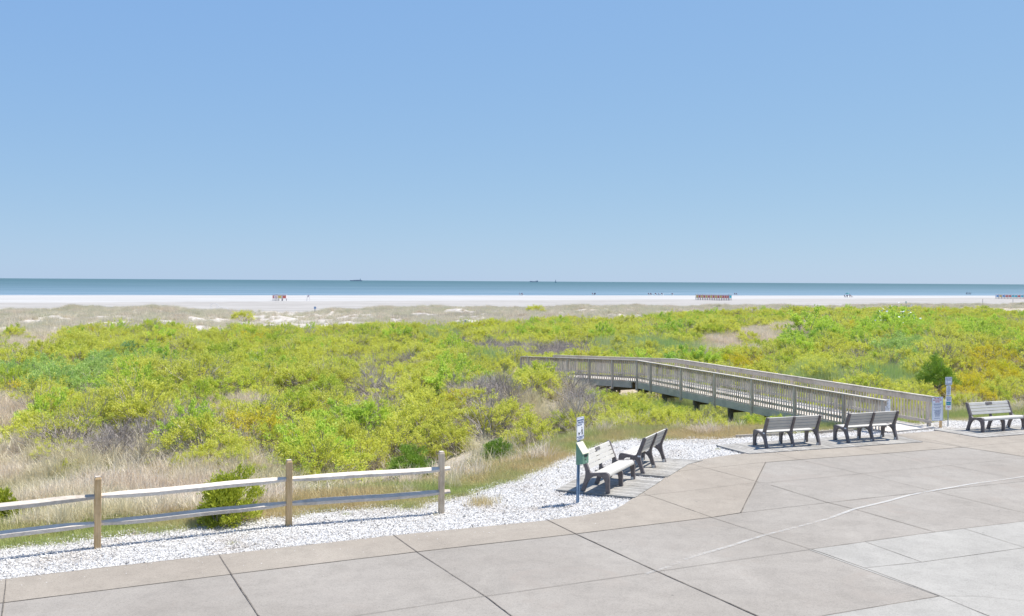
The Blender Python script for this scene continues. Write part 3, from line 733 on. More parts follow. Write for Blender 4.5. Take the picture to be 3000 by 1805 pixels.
text('NO FIRES', 0.024, M['red'], s3, 0, -0.0045, 0.60); text('ENJOY', 0.02, M['red'], s3, 0, -0.0045, 0.57)

# welcome sign beside the end post of the boardwalk
w0 = G(2737, 1255, 0)
ws = empty('beach_rules_sign', G(2741, 1254, 0), R(16)); tag(ws, 'white beach welcome board with red heading and blue text beside the boardwalk end post', 'sign')
wp = panel(ws, 0.41, 0.73, 0.595, y=-0.075, r=0.018, border='blue')
for k, (t_, s_) in enumerate((('WELCOME TO', 0.044), ('WILDWOOD CREST', 0.044), ('BEACHES', 0.044))): text(t_, s_, M['red'], wp, 0, -0.0785, 0.895-k*0.052, sx=0.82)
rules = ['LIFEGUARDS ON DUTY 10 AM TO 5 PM', 'SWIM NEAR LIFEGUARDS ONLY', '', 'NO ALCOHOL  NO GLASS BOTTLES', 'NO PETS  NO LITTER', '', 'NO BALL PLAYING NEAR BATHERS', 'NO FIRES OR FIREWORKS', 'NO SURFING OR KITE FLYING', 'NO DIGGING DEEP HOLES', 'NO VEHICLES ON BEACH', 'KEEP OFF THE DUNES', 'CARRY IN CARRY OUT', '', 'BOROUGH BEACH PATROL']
for k, t_ in enumerate(rules):
    if t_: text(t_, 0.021, M['blue'], wp, 0, -0.0785, 0.735-k*0.031, sx=0.82)
for xx in (0.15,):
    mm = MB(); mm.box((xx, -0.035, 0.45), (0.06, 0.06, 0.98)); mm.build('post', M['postwood'], ws)

# small sign on the near railing end
ss = empty('railing_sign', G(2593, 1262, 0)+Vector((0.02, -0.09, 0)), R(14)); tag(ss, 'small white beach notice on the end of the left boardwalk railing', 'sign')
sp3 = panel(ss, 0.235, 0.42, 0.74, r=0.006, border=None)
mm = MB()
mm.tube([(0.012+0.028*math.cos(a), -0.005, 0.90+0.028*math.sin(a)) for a in np.linspace(0.9, 5.4, 10)], [0.002]+[0.005]*8+[0.002], 5); mm.build('emblem', M['greyprint'], sp3)
text('CREST', 0.034, M['greyprint'], sp3, 0, -0.0045, 0.82); text('BEACH', 0.022, M['greyprint'], sp3, 0, -0.0045, 0.79)
mm = MB(); mm.box((0, -0.0035, 0.765), (0.18, 0.001, 0.004)); mm.build('rule', M['greyprint'], sp3)
text('FREE', 0.04, M['greyprint'], sp3, 0, -0.0045, 0.705); text('NO DOGS ALLOWED', 0.017, M['greyprint'], sp3, 0, -0.0045, 0.665)
text('6 AM TO 10 PM', 0.017, M['greyprint'], sp3, 0, -0.0045, 0.63)

# ------------------------------------------------------------ split rail fence
FP = [G(234.5*1.21606, 1320*1.21606, 0), G(695.5*1.21606, 1266*1.21606, 0), G(1063*1.21606, 1236*1.21606, 0)]
d01 = (FP[0]-FP[1]).normalized(); FP = [FP[0]+d01*3.05]+FP
fence = empty('split_rail_fence', FP[-1]); tag(fence, 'weathered two-rail wooden fence with three visible posts along the shell gravel', 'fence')
O = FP[-1]
hts = [1.15, 1.16, 1.17, 1.16]
for i, p in enumerate(FP):
    d = (FP[min(i+1, 3)]-FP[max(i-1, 0)]).normalized(); ang = math.atan2(d.y, d.x)
    m = MB(); H_ = hts[i]; rot = Matrix.Rotation(ang+random.uniform(-.04, .04), 3, 'Z'); wx, wy = 0.10, 0.115
    # chamfered post, slightly tapered at the head
    prof = [(0, -0.15, 1), (0, H_-0.035, 1), (0, H_, 0.8)]
    V = []
    for _, z, s in prof:
        for sx, sy in ((-1, -1), (1, -1), (1, 1), (-1, 1)):
            q = rot @ Vector((sx*wx/2*s, sy*wy/2*s, 0)); V.append((p.x-O.x+q.x, p.y-O.y+q.y, z))
    m.add(V, [(0, 3, 2, 1), (8, 9, 10, 11)]+[(k*4+j, k*4+(j+1) % 4, (k+1)*4+(j+1) % 4, (k+1)*4+j) for k in range(2) for j in range(4)], random.random())
    post = m.build('post', M['postwood'] if i != 3 else M['postpale'], fence, bevel=0.006)
    cp = MB(); cp.box((p.x-O.x, p.y-O.y, H_+0.004), (wx*0.78, wy*0.78, 0.012), Matrix.Rotation(ang, 3, 'Z')); cp.build('post_top', M['splitrail'], post)
for lev, zz in enumerate((0.84, 0.40)):
    for i in range(3):
        a, b = FP[i], FP[i+1]; d = (b-a).normalized(); s = Vector((-d.y, d.x, 0))
        # rails overlap inside the post: the hewn end of each is tapered
        N = 14; ring = []; L = (b-a).length
        ext = 0.17 if i == 2 else 0.03
        for k in range(N+1):
            t = k/N; x = -0.03+(L+0.03+ext)*t
            e = min(x+0.03, L+ext-x); hh = 0.070+0.032*min(1, max(0, e-0.05)/0.45); ww = 0.055+0.055*min(1, max(0, e-0.05)/0.45)
            z = zz+0.012*math.sin(t*3.14)*(-1)+0.006*math.sin(t*9+i*2+lev)+random.uniform(-.002, .002)
            c = a-O+d*x+s*(0.012*(1 if i % 2 else -1))
            tw = 0.25*math.sin(t*2.5+i)
            for sx, sz in ((-1.05, -1.0), (1.0, -0.95), (0.72, 1.05+0.15*tw), (-1.1, 0.12+0.5*tw)):
                ring.append(c+s*(sx*ww/2)+Vector((0, 0, z+sz*hh/2)))
        m = MB(); m.add(ring, [(0, 1, 2, 3), (N*4+3, N*4+2, N*4+1, N*4)]+[(k*4+j, (k+1)*4+j, (k+1)*4+(j+1) % 4, k*4+(j+1) % 4) for k in range(N) for j in range(4)], random.random())
        m.build('rail', M['splitrail'], fence, bevel=0.005)

# ------------------------------------------------------------ boardwalk
A0 = G(2595, 1268, 0); A0.z = 0           # near railing, end at the pavement
A1 = Vector((5.55, 44.4, 0))              # near railing at the bend
A2 = A1+Vector((-0.93, 1.50, -0.085))*5.4 # on towards the beach, falling
WID = 2.08
def perp(a, b):
    d = (b-a); d.z = 0; d.normalize(); return Vector((d.y, -d.x, 0))   # to the right when walking out
n01 = perp(A0, A1); n12 = perp(A1, A2)
B0 = A0+n01*2.0+(A1-A0).normalized()*0.30
# intersection of the two offset lines
def isect(p, d, q, e):
    k = d.x*e.y-d.y*e.x; t = ((q.x-p.x)*e.y-(q.y-p.y)*e.x)/k; return p+d*t
B1 = isect(A0+n01*2.0, (A1-A0), A1+n12*2.0, (A2-A1)); B1.z = 0
B2 = A2+n12*2.0; B2.z = A2.z
bw = empty('boardwalk', A0); tag(bw, 'raised wooden boardwalk with baluster railings bending through the dune shrubs', 'boardwalk')
off = -A0
def lp_(p, dz=0): return p+off+Vector((0, 0, dz))
deck = MB()
def deckrun(a0, b0, a1, b1, w=0.14):
    L = (a1-a0).length; N = int(L/w); 
    for k in range(N):
        t0 = k/N+0.02/N*2; t1 = (k+1)/N-0.02/N*2
        P = [a0.lerp(a1, t0), b0.lerp(b1, t0), b0.lerp(b1, t1), a0.lerp(a1, t1)]
        V = [lp_(p, 0.012) for p in P]+[lp_(p, 0.048) for p in P]
        deck.add(V, [(0, 3, 2, 1), (4, 5, 6, 7), (0, 1, 5, 4), (1, 2, 6, 5), (2, 3, 7, 6), (3, 0, 4, 7)])
deckrun(A0-(A1-A0).normalized()*0.12, B0-(A1-A0).normalized()*0.12, A1, B1); deckrun(A1, B1, A2, B2)
deck.build('deck', M['deckwood'], bw)
RH = 0.97
def railing(pts, spacing, inward, side):
    """pts: list of (start,end,list of fractions for posts)"""
    for (a, b, fr) in pts:
        d = (b-a).normalized(); nrm = inward
        outw = -inward
        # posts
        for t in fr:
            p = a.lerp(b, t)+outw*0.045
            m = MB(); m.box(lp_(p, (RH-0.045-0.36)/2+0.0), (0.09, 0.09, RH-0.045+0.36), Matrix.Rotation(math.atan2(d.y, d.x), 3, 'Z'))
            m.build('post', M['greywood'], bw, bevel=0.005)
        # cap board and top rail, bottom rail
        m = MB(); m.beam(lp_(a-d*0.06, RH-0.018)+outw*0.02, lp_(b+d*0.0, RH-0.018)+outw*0.02, 0.14, 0.036); m.build('cap_rail', M['railwood'], bw, bevel=0.004)
        m = MB(); m.beam(lp_(a, RH-0.115)+inward*0.022, lp_(b, RH-0.115)+inward*0.022, 0.036, 0.14); m.build('top_rail', M['greywood'], bw)
        m = MB(); m.beam(lp_(a, 0.20)+inward*0.022, lp_(b, 0.20)+inward*0.022, 0.036, 0.09); m.build('bottom_rail', M['greywood'], bw)
        # balusters, one panel per bay
        fs = sorted(fr); L = (b-a).length
        for t0, t1 in zip(fs[:-1], fs[1:]):
            x0, x1 = t0*L+0.07, t1*L-0.07; N = max(2, int(round((x1-x0)/0.135))); m = MB()
            for k in range(N+1):
                x = x0+(x1-x0)*k/N; p = a.lerp(b, x/L)+outw*0.018
                z0 = 0.135 if side == 'far' else -0.02
                m.box(lp_(p, (RH-0.045+z0)/2), (0.034, 0.034, RH-0.045-z0), Matrix.Rotation(math.atan2(d.y, d.x), 3, 'Z'))
            m.build('baluster_panel', M['balwood'], bw)
        # side beam of the deck
        if side == 'near' or True:
            m = MB(); m.beam(lp_(a+d*0.4, -0.13)+outw*0.012, lp_(b, -0.13)+outw*0.012, 0.05, 0.27); m.build('side_beam', M['beamwood'], bw)
def fr_from_px(pxs, a, b):
    out = []
    for u in pxs:        # fraction of the run that projects on pixel column u
        k = (u-1500)/FOC; t = (a.x-k*a.y)/((a.x-k*a.y)-(b.x-k*b.y)); out.append(max(0, min(1, t)))
    return out
L01 = (A1-A0).length
railing([(A0, A1, fr_from_px([2593, 2477, 2333, 2208, 2098, 2000, 1911], A0, A1)+[1.0])], 0, n01, 'near')
railing([(A1, A2, [k/5.4 for k in range(0, 6)]+[1.0])], 0, n12, 'near')
railing([(B0, B1, fr_from_px([2720, 2593, 2450, 2320, 2207, 2102, 2011], B0, B1)+[1.0])], 0, -n01, 'far')
L12 = (B2-B1).length
railing([(B1, B2, [0.0]+[k/5 for k in range(1, 6)])], 0, -n12, 'far')
# piles and cross beams
for (a0, b0, a1, b1, ts) in ((A0, B0, A1, B1, (0.22, 0.38, 0.54, 0.70, 0.86, 1.0)), (A1, B1, A2, B2, (0.2, 0.4, 0.6, 0.8, 1.0))):
    for t in ts:
        pa = a0.lerp(a1, t); pb = b0.lerp(b1, t); c = (pa-pb).normalized()
        m = MB(); m.beam(lp_(pa-c*0.02, -0.36), lp_(pb+c*0.02, -0.36), 0.09, 0.2); m.build('cross_beam', M['darkwood'], bw)
        for q in (pa-c*0.16, pb+c*0.16):
            m = MB(); m.box(lp_(q, -1.0), (0.125, 0.125, 1.25), Matrix.Rotation(0.3, 3, 'Z')); m.build('pile', M['darkwood'], bw)
for (a, b) in ((A0, A1), (B0, B1)):
    for f_ in (0.3, 0.7):
        pass
j = MB()
for f_ in (0.2, 0.4, 0.6, 0.8):
    j.beam(lp_(A0.lerp(B0, f_)+(A1-A0)*0.05, -0.12), lp_(A1.lerp(B1, f_), -0.12), 0.045, 0.24); j.beam(lp_(A1.lerp(B1, f_), -0.12), lp_(A2.lerp(B2, f_), -0.12), 0.045, 0.24)
j.build('joist', M['darkwood'], bw)

# ------------------------------------------------------------ beach furniture
BZ0 = -2.0
def col_mat(name, c): 
    if name not in M: M[name] = mat_plain(name, c, 0.6, 0.3, var=0.06)
    return M[name]
CM = {'yellow': (0.90, 0.62, 0.16), 'red': (0.80, 0.20, 0.15), 'blue': (0.18, 0.42, 0.72), 'teal': (0.10, 0.62, 0.68), 'orange': (0.90, 0.50, 0.22)}
def make_box(color, w=1.0):
    r = empty('beach_box')
    m = MB(); h0, h1 = 0.75, 1.72; d = 1.0
    m.prism([(-d/2, h0), (d/2, h0), (d/2, h1+0.16), (-d/2, h1)], -w/2, w/2, (BX, BY, BZ, Vector((0, 0, 0)))); m.build('body', col_mat('frame_'+color, tuple(0.66+0.28*c for c in CM[color])), r)
    m = MB(); m.box((0, -d/2-0.01, (h0+h1)/2-0.02), (w*0.72, 0.03, (h1-h0)*0.74)); m.build('door', col_mat('door_'+color, CM[color]), r)
    m = MB(); m.box((0, 0, h1+0.12), (w*0.98, d+0.25, 0.06), Euler((math.atan(0.16/d), 0, 0)).to_matrix()); m.build('roof', col_mat('box_roof', (0.20, 0.22, 0.27)), r)
    for sx in (-1, 1):
        for sy in (-1, 1):
            m = MB(); m.box((sx*(w/2-0.08), sy*(d/2-0.1), h0/2-0.05), (0.10, 0.10, h0+0.1)); m.build('leg', col_mat('box_leg', (0.42, 0.38, 0.37)), r)
    return r
protos = {}
def put_box(color, x, y, rz, w, label, group, s=1.0):
    key = (color, w)
    if key not in protos: o = protos[key] = make_box(color, w)
    else: o = copy_tree(protos[key])
    o.location = (x, y, BZ0-0.02); o.rotation_euler = (0, 0, rz); o.scale = (s, s, s)
    tag(o, label, 'beach box', group)
ORD = ['first', 'second', 'third', 'fourth', 'fifth', 'sixth', 'seventh', 'eighth', 'ninth', 'tenth', 'eleventh', 'twelfth', 'thirteenth', 'fourteenth', 'fifteenth']
gp = lambda u, v: G(u, v, BZ0)
q = gp(818, 881.5)
for k, (dx_, dy_, rz, c, lab) in enumerate(((0.15, 0, 0.05, 'yellow', 'beach box with the large yellow door in the lone small cluster on the sand'), (1.5, 0.05, 0.05, 'red', 'beach box with the red door at the right end of the lone small cluster'),
                                   (-1.55, 0.5, -1.0, 'red', 'pale pinkish striped beach box turned left in the lone small cluster'), (-1.05, 1.6, -1.0, 'orange', 'beach box behind the striped one in the lone small cluster'))):
    put_box(c, q.x+dx_+0.1, q.y+dy_, rz, 1.3, lab, 'small cluster of beach boxes', 1.0)
cols = ['yellow', 'red', 'yellow', 'red', 'yellow', 'red', 'yellow', 'red', 'yellow', 'red', 'yellow', 'red', 'red', 'red', 'teal']
a = gp(2042, 878.0); b = gp(2138, 880.5); a.y = b.y = (a.y+b.y)/2; a.x = (2042-1500)/FOC*a.y; b.x = (2139-1500)/FOC*b.y
b.y -= 8; b.x = (2139-1500)/FOC*b.y
for k, c in enumerate(cols):
    p = a.lerp(b, k/14)
    lab = f'{c} beach box, {ORD[k]} from the left in the long yellow and red row'
    if c == 'teal': lab = 'teal beach box at the right end of the long yellow and red row'
    put_box(c, p.x, p.y+0.0, 0.06, 0.78, lab, 'long row of beach boxes', 1.08 if c != 'teal' else 1.15)
cols = ['blue', 'yellow', 'blue', 'red', 'red', 'teal', 'teal', 'red', 'teal', 'red', 'red', 'blue', 'yellow']
a = gp(2921, 875.3)
for k, c in enumerate(cols):
    put_box(c, a.x+k*1.17, a.y-k*0.35, 0.02, 1.0, f'{c} beach box, {ORD[k]} from the left in the row at the right edge', 'beach boxes at the right edge', 1.0)

# umbrella, beach chairs
ub = gp(2483, 872.5)
um = empty('beach_umbrella', ub); tag(um, 'dark teal beach umbrella open on the white sand near the water', 'umbrella')
m = MB(); m.tube([(0, 0, -0.2), (0, 0, 2.15)], 0.025, 6); m.build('pole', M['galv'], um)
m = MB(); N = 16; V = [(0, 0, 2.25)]
for rr, zz in ((0.45, 2.16), (0.85, 1.92), (1.0, 1.72)):
    V += [(rr*math.cos(2*math.pi*k/N), rr*math.sin(2*math.pi*k/N), zz-(0.03 if k % 2 else 0)) for k in range(N)]
F = [(0, 1+k, 1+(k+1) % N) for k in range(N)]+[(1+r*N+k, 1+(r+1)*N+k, 1+(r+1)*N+(k+1) % N, 1+r*N+(k+1) % N) for r in range(2) for k in range(N)]
m.add(V, F); m.build('canopy', col_mat('umbrella_cloth', (0.03, 0.20, 0.22)), um)
def make_chair():
    r = empty('beach_chair')
    m = MB(); m.box((0, 0.0, 0.28), (0.55, 0.5, 0.03)); m.build('seat', col_mat('chair_cloth', (0.14, 0.10, 0.13)), r)
    m = MB(); m.box((0, 0.36, 0.58), (0.55, 0.03, 0.68), (-0.35, 0, 0)); m.build('backrest', M['chair_cloth'], r)
    m = MB()
    for s in (-1, 1):
        m.beam((s*0.29, -0.3, 0.42), (s*0.29, 0.3, 0.45), 0.04, 0.03); m.beam((s*0.29, -0.28, 0), (s*0.29, 0.3, 0.45), 0.03, 0.03); m.beam((s*0.29, 0.35, 0), (s*0.29, -0.28, 0.42), 0.03, 0.03)
    m.build('frame', M['steelplate'], r)
    return r
ch0 = make_chair(); used = False
for u, v, rz, lab in ((2477, 871.9, 0.3, 'dark folding beach chair at the left under the teal umbrella'), (2483.5, 871.9, -0.2, 'dark folding beach chair directly under the teal umbrella'), (2496, 871.7, 0.5, 'dark folding beach chair standing apart right of the umbrella'),
                      (1525, 865.6, 0.8, 'dark folding beach chair at the waterline near the middle, the left of a pair'), (1531, 866.0, 0.2, 'dark folding beach chair at the waterline near the middle, the right of a pair'),
                      (1738, 865.2, 0.4, 'dark folding beach chair at the waterline by the long box row, left of a pair'), (1742.5, 865.2, -0.6, 'dark folding beach chair at the waterline by the long box row, right of a pair'),
                      (1902, 865.3, 0.2, 'dark beach chair, leftmost of the scattered row at the waterline'), (1908, 865.4, 0, 'dark beach chair beside the leftmost one of the scattered row'), (1922, 865.4, 0, 'dark beach chair amid the scattered row at the waterline'), (1932, 865.3, 0.6, 'dark beach chair second from right in the scattered row'), (1940.5, 865.0, 0, 'dark beach chair at the right end of the scattered row'),
                      (1971, 865.3, 0.1, 'single dark beach chair near the water left of the long box row'), (2154, 864.9, 0.2, 'dark beach chair just right of the teal box, left of a pair'), (2159, 864.9, 0.2, 'dark beach chair just right of the teal box, right of a pair')):
    o = ch0 if not used else copy_tree(ch0); used = True
    p = G(u, v, BZ0); 
    z = float(height(np.array([p.x]), np.array([p.y]))[0]); p = G(u, v, z)
    o.location = p; o.rotation_euler = (0, 0, rz+0.4); o.scale = (1.25, 1.25, 1.25) if v < 867 else (1.3, 1.3, 1.3)
    tag(o, lab, 'beach chair', 'folding chairs far out on the beach')

def person(loc, label, pose='stand', mats=(None, None), rz=0.0, s=1.0):
    """one skinned figure, clothes as children"""
    J = [(0, 0, 0.95), (0, 0, 1.15), (0, 0.01, 1.38), (0, 0.0, 1.52), (0, -0.01, 1.64), (0, -0.01, 1.74)]
    E = [(0, 1), (1, 2), (2, 3), (3, 4), (4, 5)]; Rr = [0.14, 0.13, 0.16, 0.055, 0.095, 0.07]
    for sx in (-1, 1):
        n0 = len(J); J += [(sx*0.18, 0, 1.42), (sx*0.23, 0.02, 1.14), (sx*0.22, -0.10, 0.92), (sx*0.22, -0.14, 0.83)]; Rr += [0.06, 0.045, 0.035, 0.028]
        E += [(2, n0), (n0, n0+1), (n0+1, n0+2), (n0+2, n0+3)]
        n0 = len(J); st = 0.10*sx; J += [(sx*0.10, 0, 0.88), (sx*0.11, -0.02-st*0.4, 0.50), (sx*0.11, -st, 0.08), (sx*0.12, -st-0.14, 0.03)]; Rr += [0.095, 0.065, 0.045, 0.04]
        E += [(0, n0), (n0, n0+1), (n0+1, n0+2), (n0+2, n0+3)]
    me = bpy.data.meshes.new('person'); me.from_pydata(J, E, []); me.materials.append(col_mat('skin', (0.42, 0.26, 0.19)))
    o = bpy.data.objects.new('person', me); COL.objects.link(o)
    sk = o.modifiers.new('skin', 'SKIN')
    for i, v in enumerate(me.skin_vertices[0].data): v.radius = (Rr[i], Rr[i]*0.8); v.use_root = (i == 0)
    ss_ = o.modifiers.new('sub', 'SUBSURF'); ss_.levels = 1; ss_.render_levels = 1
    o.location = loc; o.rotation_euler = (0, 0, rz); o.scale = (s, s, s)
    m = MB(); m.tube([(0, 0, 0.9), (0, 0, 1.15), (0, 0.01, 1.4), (0, 0, 1.48)], [0.17, 0.155, 0.19, 0.1], 10); m.build('shirt', mats[0], o, smooth=True)
    m = MB()
    m.tube([(-0.09, 0, 0.95), (-0.11, 0.0, 0.55)], [0.12, 0.09], 8); m.tube([(0.09, 0, 0.95), (0.11, 0.0, 0.55)], [0.12, 0.09], 8); m.build('shorts', mats[1], o, smooth=True)
    m = MB(); m.tube([(0, 0.02, 1.66), (0, 0.015, 1.72), (0, 0.01, 1.78)], [0.095, 0.10, 0.04], 10); m.build('hair', col_mat('hair', (0.05, 0.035, 0.03)), o, smooth=True)
    tag(o, label, 'person'); return o
col_mat('cloth_purple', (0.16, 0.13, 0.24)); col_mat('cloth_dark', (0.05, 0.06, 0.09)); col_mat('cloth_pale', (0.45, 0.42, 0.36)); col_mat('cloth_blue', (0.10, 0.16, 0.30))
person(gp(2489.5, 872.2), 'person in a purple top standing beside the teal umbrella on the sand', mats=(M['cloth_purple'], M['cloth_pale']), s=0.92)
for k, (u, lab) in enumerate(((2831.5, 'leftmost of four people wading in the shallow sea'), (2835.2, 'second from left of four people wading in the shallow sea'), (2839.2, 'third from left of four people wading in the shallow sea'), (2844, 'rightmost of four people wading in the shallow sea'))):
    p = G(u, 864.2, -2.7); person(p, lab, mats=(M['cloth_blue'], M['cloth_dark']), rz=k*1.3)['group'] = 'people wading'

# lifeguard chair, far posts, signs
lg = empty('lifeguard_chair', gp(903, 881)); tag(lg, 'tall pale wooden lifeguard chair right of the small box cluster', 'lifeguard chair')
m = MB()
for sx in (-1, 1):
    for sy in (-1, 1): m.beam((sx*0.5, sy*0.5, 0), (sx*0.25, sy*0.2, 1.2), 0.05, 0.05)
m.build('legs', col_mat('pale_timber', (0.66, 0.60, 0.60)), lg)
m = MB(); m.box((0, 0, 1.2), (0.6, 0.5, 0.05)); m.build('seat', M['pale_timber'], lg)
m = MB(); m.box((0, 0.25, 1.5), (0.6, 0.05, 0.6)); m.box((-0.32, 0, 1.4), (0.04, 0.5, 0.05)); m.box((0.32, 0, 1.4), (0.04, 0.5, 0.05)); m.build('backrest', M['pale_timber'], lg)

p = G(922.5, 917.5, -1.6); bs = empty('beach_sign', p); tag(bs, 'light blue sign on a dark post at the dune gap', 'sign')
m = MB(); m.box((0, 0, 0.45), (0.09, 0.09, 1.3)); m.build('post', col_mat('dark_post', (0.07, 0.09, 0.12)), bs)
m = MB(); m.box((0.03, -0.06, 0.98), (0.42, 0.02, 0.42)); m.build('sign_panel', col_mat('sign_blue', (0.32, 0.43, 0.62)), bs)
for u, v, h_, lab in ((2879, 889.5, 1.15, 'thin dark marker post standing on the dune left of the right-edge boxes'), (2967.5, 889.0, 1.1, 'thin dark marker post in front of the right-edge boxes')):
    p = G(u, v, -0.5); m = MB(); m.tube([(0, 0, -0.8), (0.01, 0, h_)], [0.05, 0.045], 8); m.tube([(0.01, 0, h_), (0.01, 0, h_+0.03)], [0.045, 0.02], 8)
    o = m.build('marker_post', M['dark_post'], loc=p); tag(o, lab, 'post')
p = G(1363, 962, -0.3); gs = empty('trail_marker', p); tag(gs, 'narrow grey marker sign rising from the shrubs before the dune', 'sign')
m = MB(); m.box((0, 0, 0.1), (0.07, 0.05, 1.0)); m.build('post', M['galv'], gs)
m = MB(); m.box((0, -0.03, 0.62), (0.17, 0.01, 0.45)); m.build('sign_panel', M['signback'], gs)

# slatted sand fence along the dune foot
sf0 = G(1150, 940, -1.15); sf1 = G(1475, 938, -1.15)
snf = empty('sand_fence', sf0); tag(snf, 'thin pale slatted sand fence along the foot of the grassy dune', 'fence')
m = MB(); w_ = MB(); d = sf1-sf0; L = d.length; N = int(L/0.19)
for k in range(N):
    t = k/N; p = d*t; p.y += 0.35*math.sin(t*9)+0.5*math.sin(t*23); zg = float(height(np.array([sf0.x+p.x]), np.array([sf0.y+p.y]))[0])-sf0.z
    if random.random() < 0.05: continue
    m.box((p.x, p.y, zg+0.42+random.uniform(-.06, .04)), (0.045, 0.012, 1.0), (0, random.uniform(-.06, .06), 0))
m.build('slats', col_mat('slat_wood', (0.50, 0.44, 0.38)), snf)

# white rope frame behind the dune on the left
p = G(635, 905, -1.6); wf = MB()
wf.tube([(-1.2, 0, 0.9), (-0.9, 0, 1.05), (-0.2, 0, 1.1), (0.1, 0, 0.95), (0.5, 0, 0.55), (1.4, 0, 0.3), (2.4, 0, 0.12)], 0.035, 6); wf.tube([(-1.2, 0, 0.9), (-1.15, 0, 0)], 0.03, 6); wf.tube([(0.1, 0, 0.95), (0.1, 0, 0)], 0.03, 6)
tag(wf.build('pipe_frame', M['whitepaint'], loc=p), 'low curved white pipe frame behind the grassy dune at left', 'pipe frame')

# ------------------------------------------------------------ ships at the horizon
shipm = col_mat('ship_grey', (0.17, 0.25, 0.33)); shipw = col_mat('ship_upper_haze', (0.24, 0.32, 0.38))  # blue-grey of distance haze put into the ships' own colours
def ship(u0, u1, dist, label, kind):
    sc = dist/FOC; L = (u1-u0)*sc; xc = ((u0+u1)/2-1500)*sc
    r = empty('cargo_ship' if kind != 'sail' else 'sailing_boat', (xc, dist, -2.6)); tag(r, label, 'ship' if kind != 'sail' else 'boat')
    if kind == 'sail':
        m = MB(); m.prism([(-7, 2.5), (7, 2.5), (5, 0), (-5.5, 0)], -2, 2, (BY, BX, BZ, Vector((0, 0, 0)))); m.build('hull', shipm, r)
        m = MB(); m.prism([(-5, 3.5), (0.4, 3.5), (0.4, 20)], -0.1, 0.1, (BY, BX, BZ, Vector((0, 0, 0)))); m.build('sail', shipw, r)
        m = MB(); m.tube([(0.6, 0, 2), (0.6, 0, 22)], 0.3, 6); m.build('mast', shipm, r)
        return
    m = MB(); hh = 9
    m.prism([(-L/2, hh), (-L/2+L*0.03, -1), (L/2-L*0.03, -1), (L/2, hh*0.8), (L/2-L*0.2, hh*0.75), (-L/2+L*.1, hh*0.75)], -9, 9, (BY, BX, BZ, Vector((0, 0, 0)))); m.build('hull', shipm, r)
    m = MB()
    if kind == 'tanker':
        m.box((L*0.34, 0, hh+4), (L*0.06, 12, 12)); m.box((L*0.34, 0, hh+12), (L*0.02, 5, 6)); m.build('bridge', shipw, r)
        m = MB(); m.box((L*0.02, 0, hh+0.5), (L*0.5, 10, 2)); m.box((L*0.12, 0, hh+1.5), (L*0.14, 9, 2.2)); m.build('deck_cargo', shipm, r)
    else:
        m.box((L*0.40, 0, hh+2), (L*0.14, 12, 8)); m.build('bridge', shipm, r)
        m = MB(); m.box((L*0.18, 0, hh+4), (L*0.02, 4, 10)); m.box((-L*0.15, 0, hh+4), (L*0.015, 3, 9)); m.box((-L*.36, 0, hh+0.5), (L*.2, 8, 3)); m.build('mast', shipw, r)
ship(1026, 1061, 9000, 'long dark cargo ship on the horizon left of the middle', 'tanker')
ship(1552, 1576, 9500, 'short dark cargo ship on the horizon near the middle', 'cargo')
ship(1624, 1632, 6500, 'tiny sailing boat on the horizon right of the short cargo ship', 'sail')
# ------------------------------------------------------------ plants
def unit(v): return v/np.maximum(np.linalg.norm(v, axis=-1, keepdims=True), 1e-9)
def tubes(P, Rd):
    """P (n,k,3) polylines, Rd (n,k) radii -> triangular tubes"""
    n, k, _ = P.shape
    T = unit(np.gradient(P, axis=1)); up = np.array([0.31, 0.17, 0.93])
    A = unit(np.cross(T, up)); B = np.cross(T, A); V = []
    for j in range(3):
        an = 2*math.pi*j/3; V.append(P+(A*math.cos(an)+B*math.sin(an))*Rd[..., None])
    V = np.stack(V, 2)                       # n,k,3,3
    idx = np.arange(n*k*3).reshape(n, k, 3); F = []
    for j in range(3):
        F.append(np.stack([idx[:, :-1, j], idx[:, 1:, j], idx[:, 1:, (j+1) % 3], idx[:, :-1, (j+1) % 3]], -1).reshape(-1, 4))
    return V.reshape(-1, 3), np.concatenate(F)
def leaves(C, Dr, ln, wd, bend=0.25):
    """C (n,3) bases, Dr (n,3) directions -> one rhombic leaf each"""
    n = len(C); Dr = unit(Dr); rnd = unit(rng.normal(0, 0.55, (n, 3))+np.array([0.15, 0.05, 0.9])); S = unit(np.cross(Dr, rnd)); Nn = np.cross(S, Dr)
    ln = ln*rng.uniform(0.7, 1.3, n)[:, None]; wd = wd*rng.uniform(0.7, 1.3, n)[:, None]
    v0 = C; v2 = C+Dr*ln+Nn*ln*bend*rng.uniform(-1, 1, (n, 1)); v1 = C+Dr*ln*0.5+S*wd/2; v3 = C+Dr*ln*0.5-S*wd/2
    return np.stack([v0, v1, v2, v3], 1).reshape(-1, 3), np.arange(n*4).reshape(-1, 4)
def shrub_points(ncl, Rx, H, rough=0.3, lobes=7, lo=0.0):
    """lumpy dome: cluster centres at the ends of the twigs"""
    L = unit(rng.normal(0, 1, (lobes, 3))); L[:, 2] = np.abs(L[:, 2]); La = rng.uniform(-rough, rough, lobes)
    d = unit(rng.normal(0, 1, (ncl, 3))*np.array([1, 1, 0.9])); d[:, 2] = np.abs(d[:, 2])+lo; d = unit(d)
    rr = 1+sum(La[i]*np.exp(3.5*(d@L[i]-1)) for i in range(lobes))
    rr *= rng.uniform(0.55, 1.05, ncl)**0.5
    return np.stack([d[:, 0]*Rx*rr, d[:, 1]*Rx*rr, d[:, 2]*H*rr+0.05], 1)
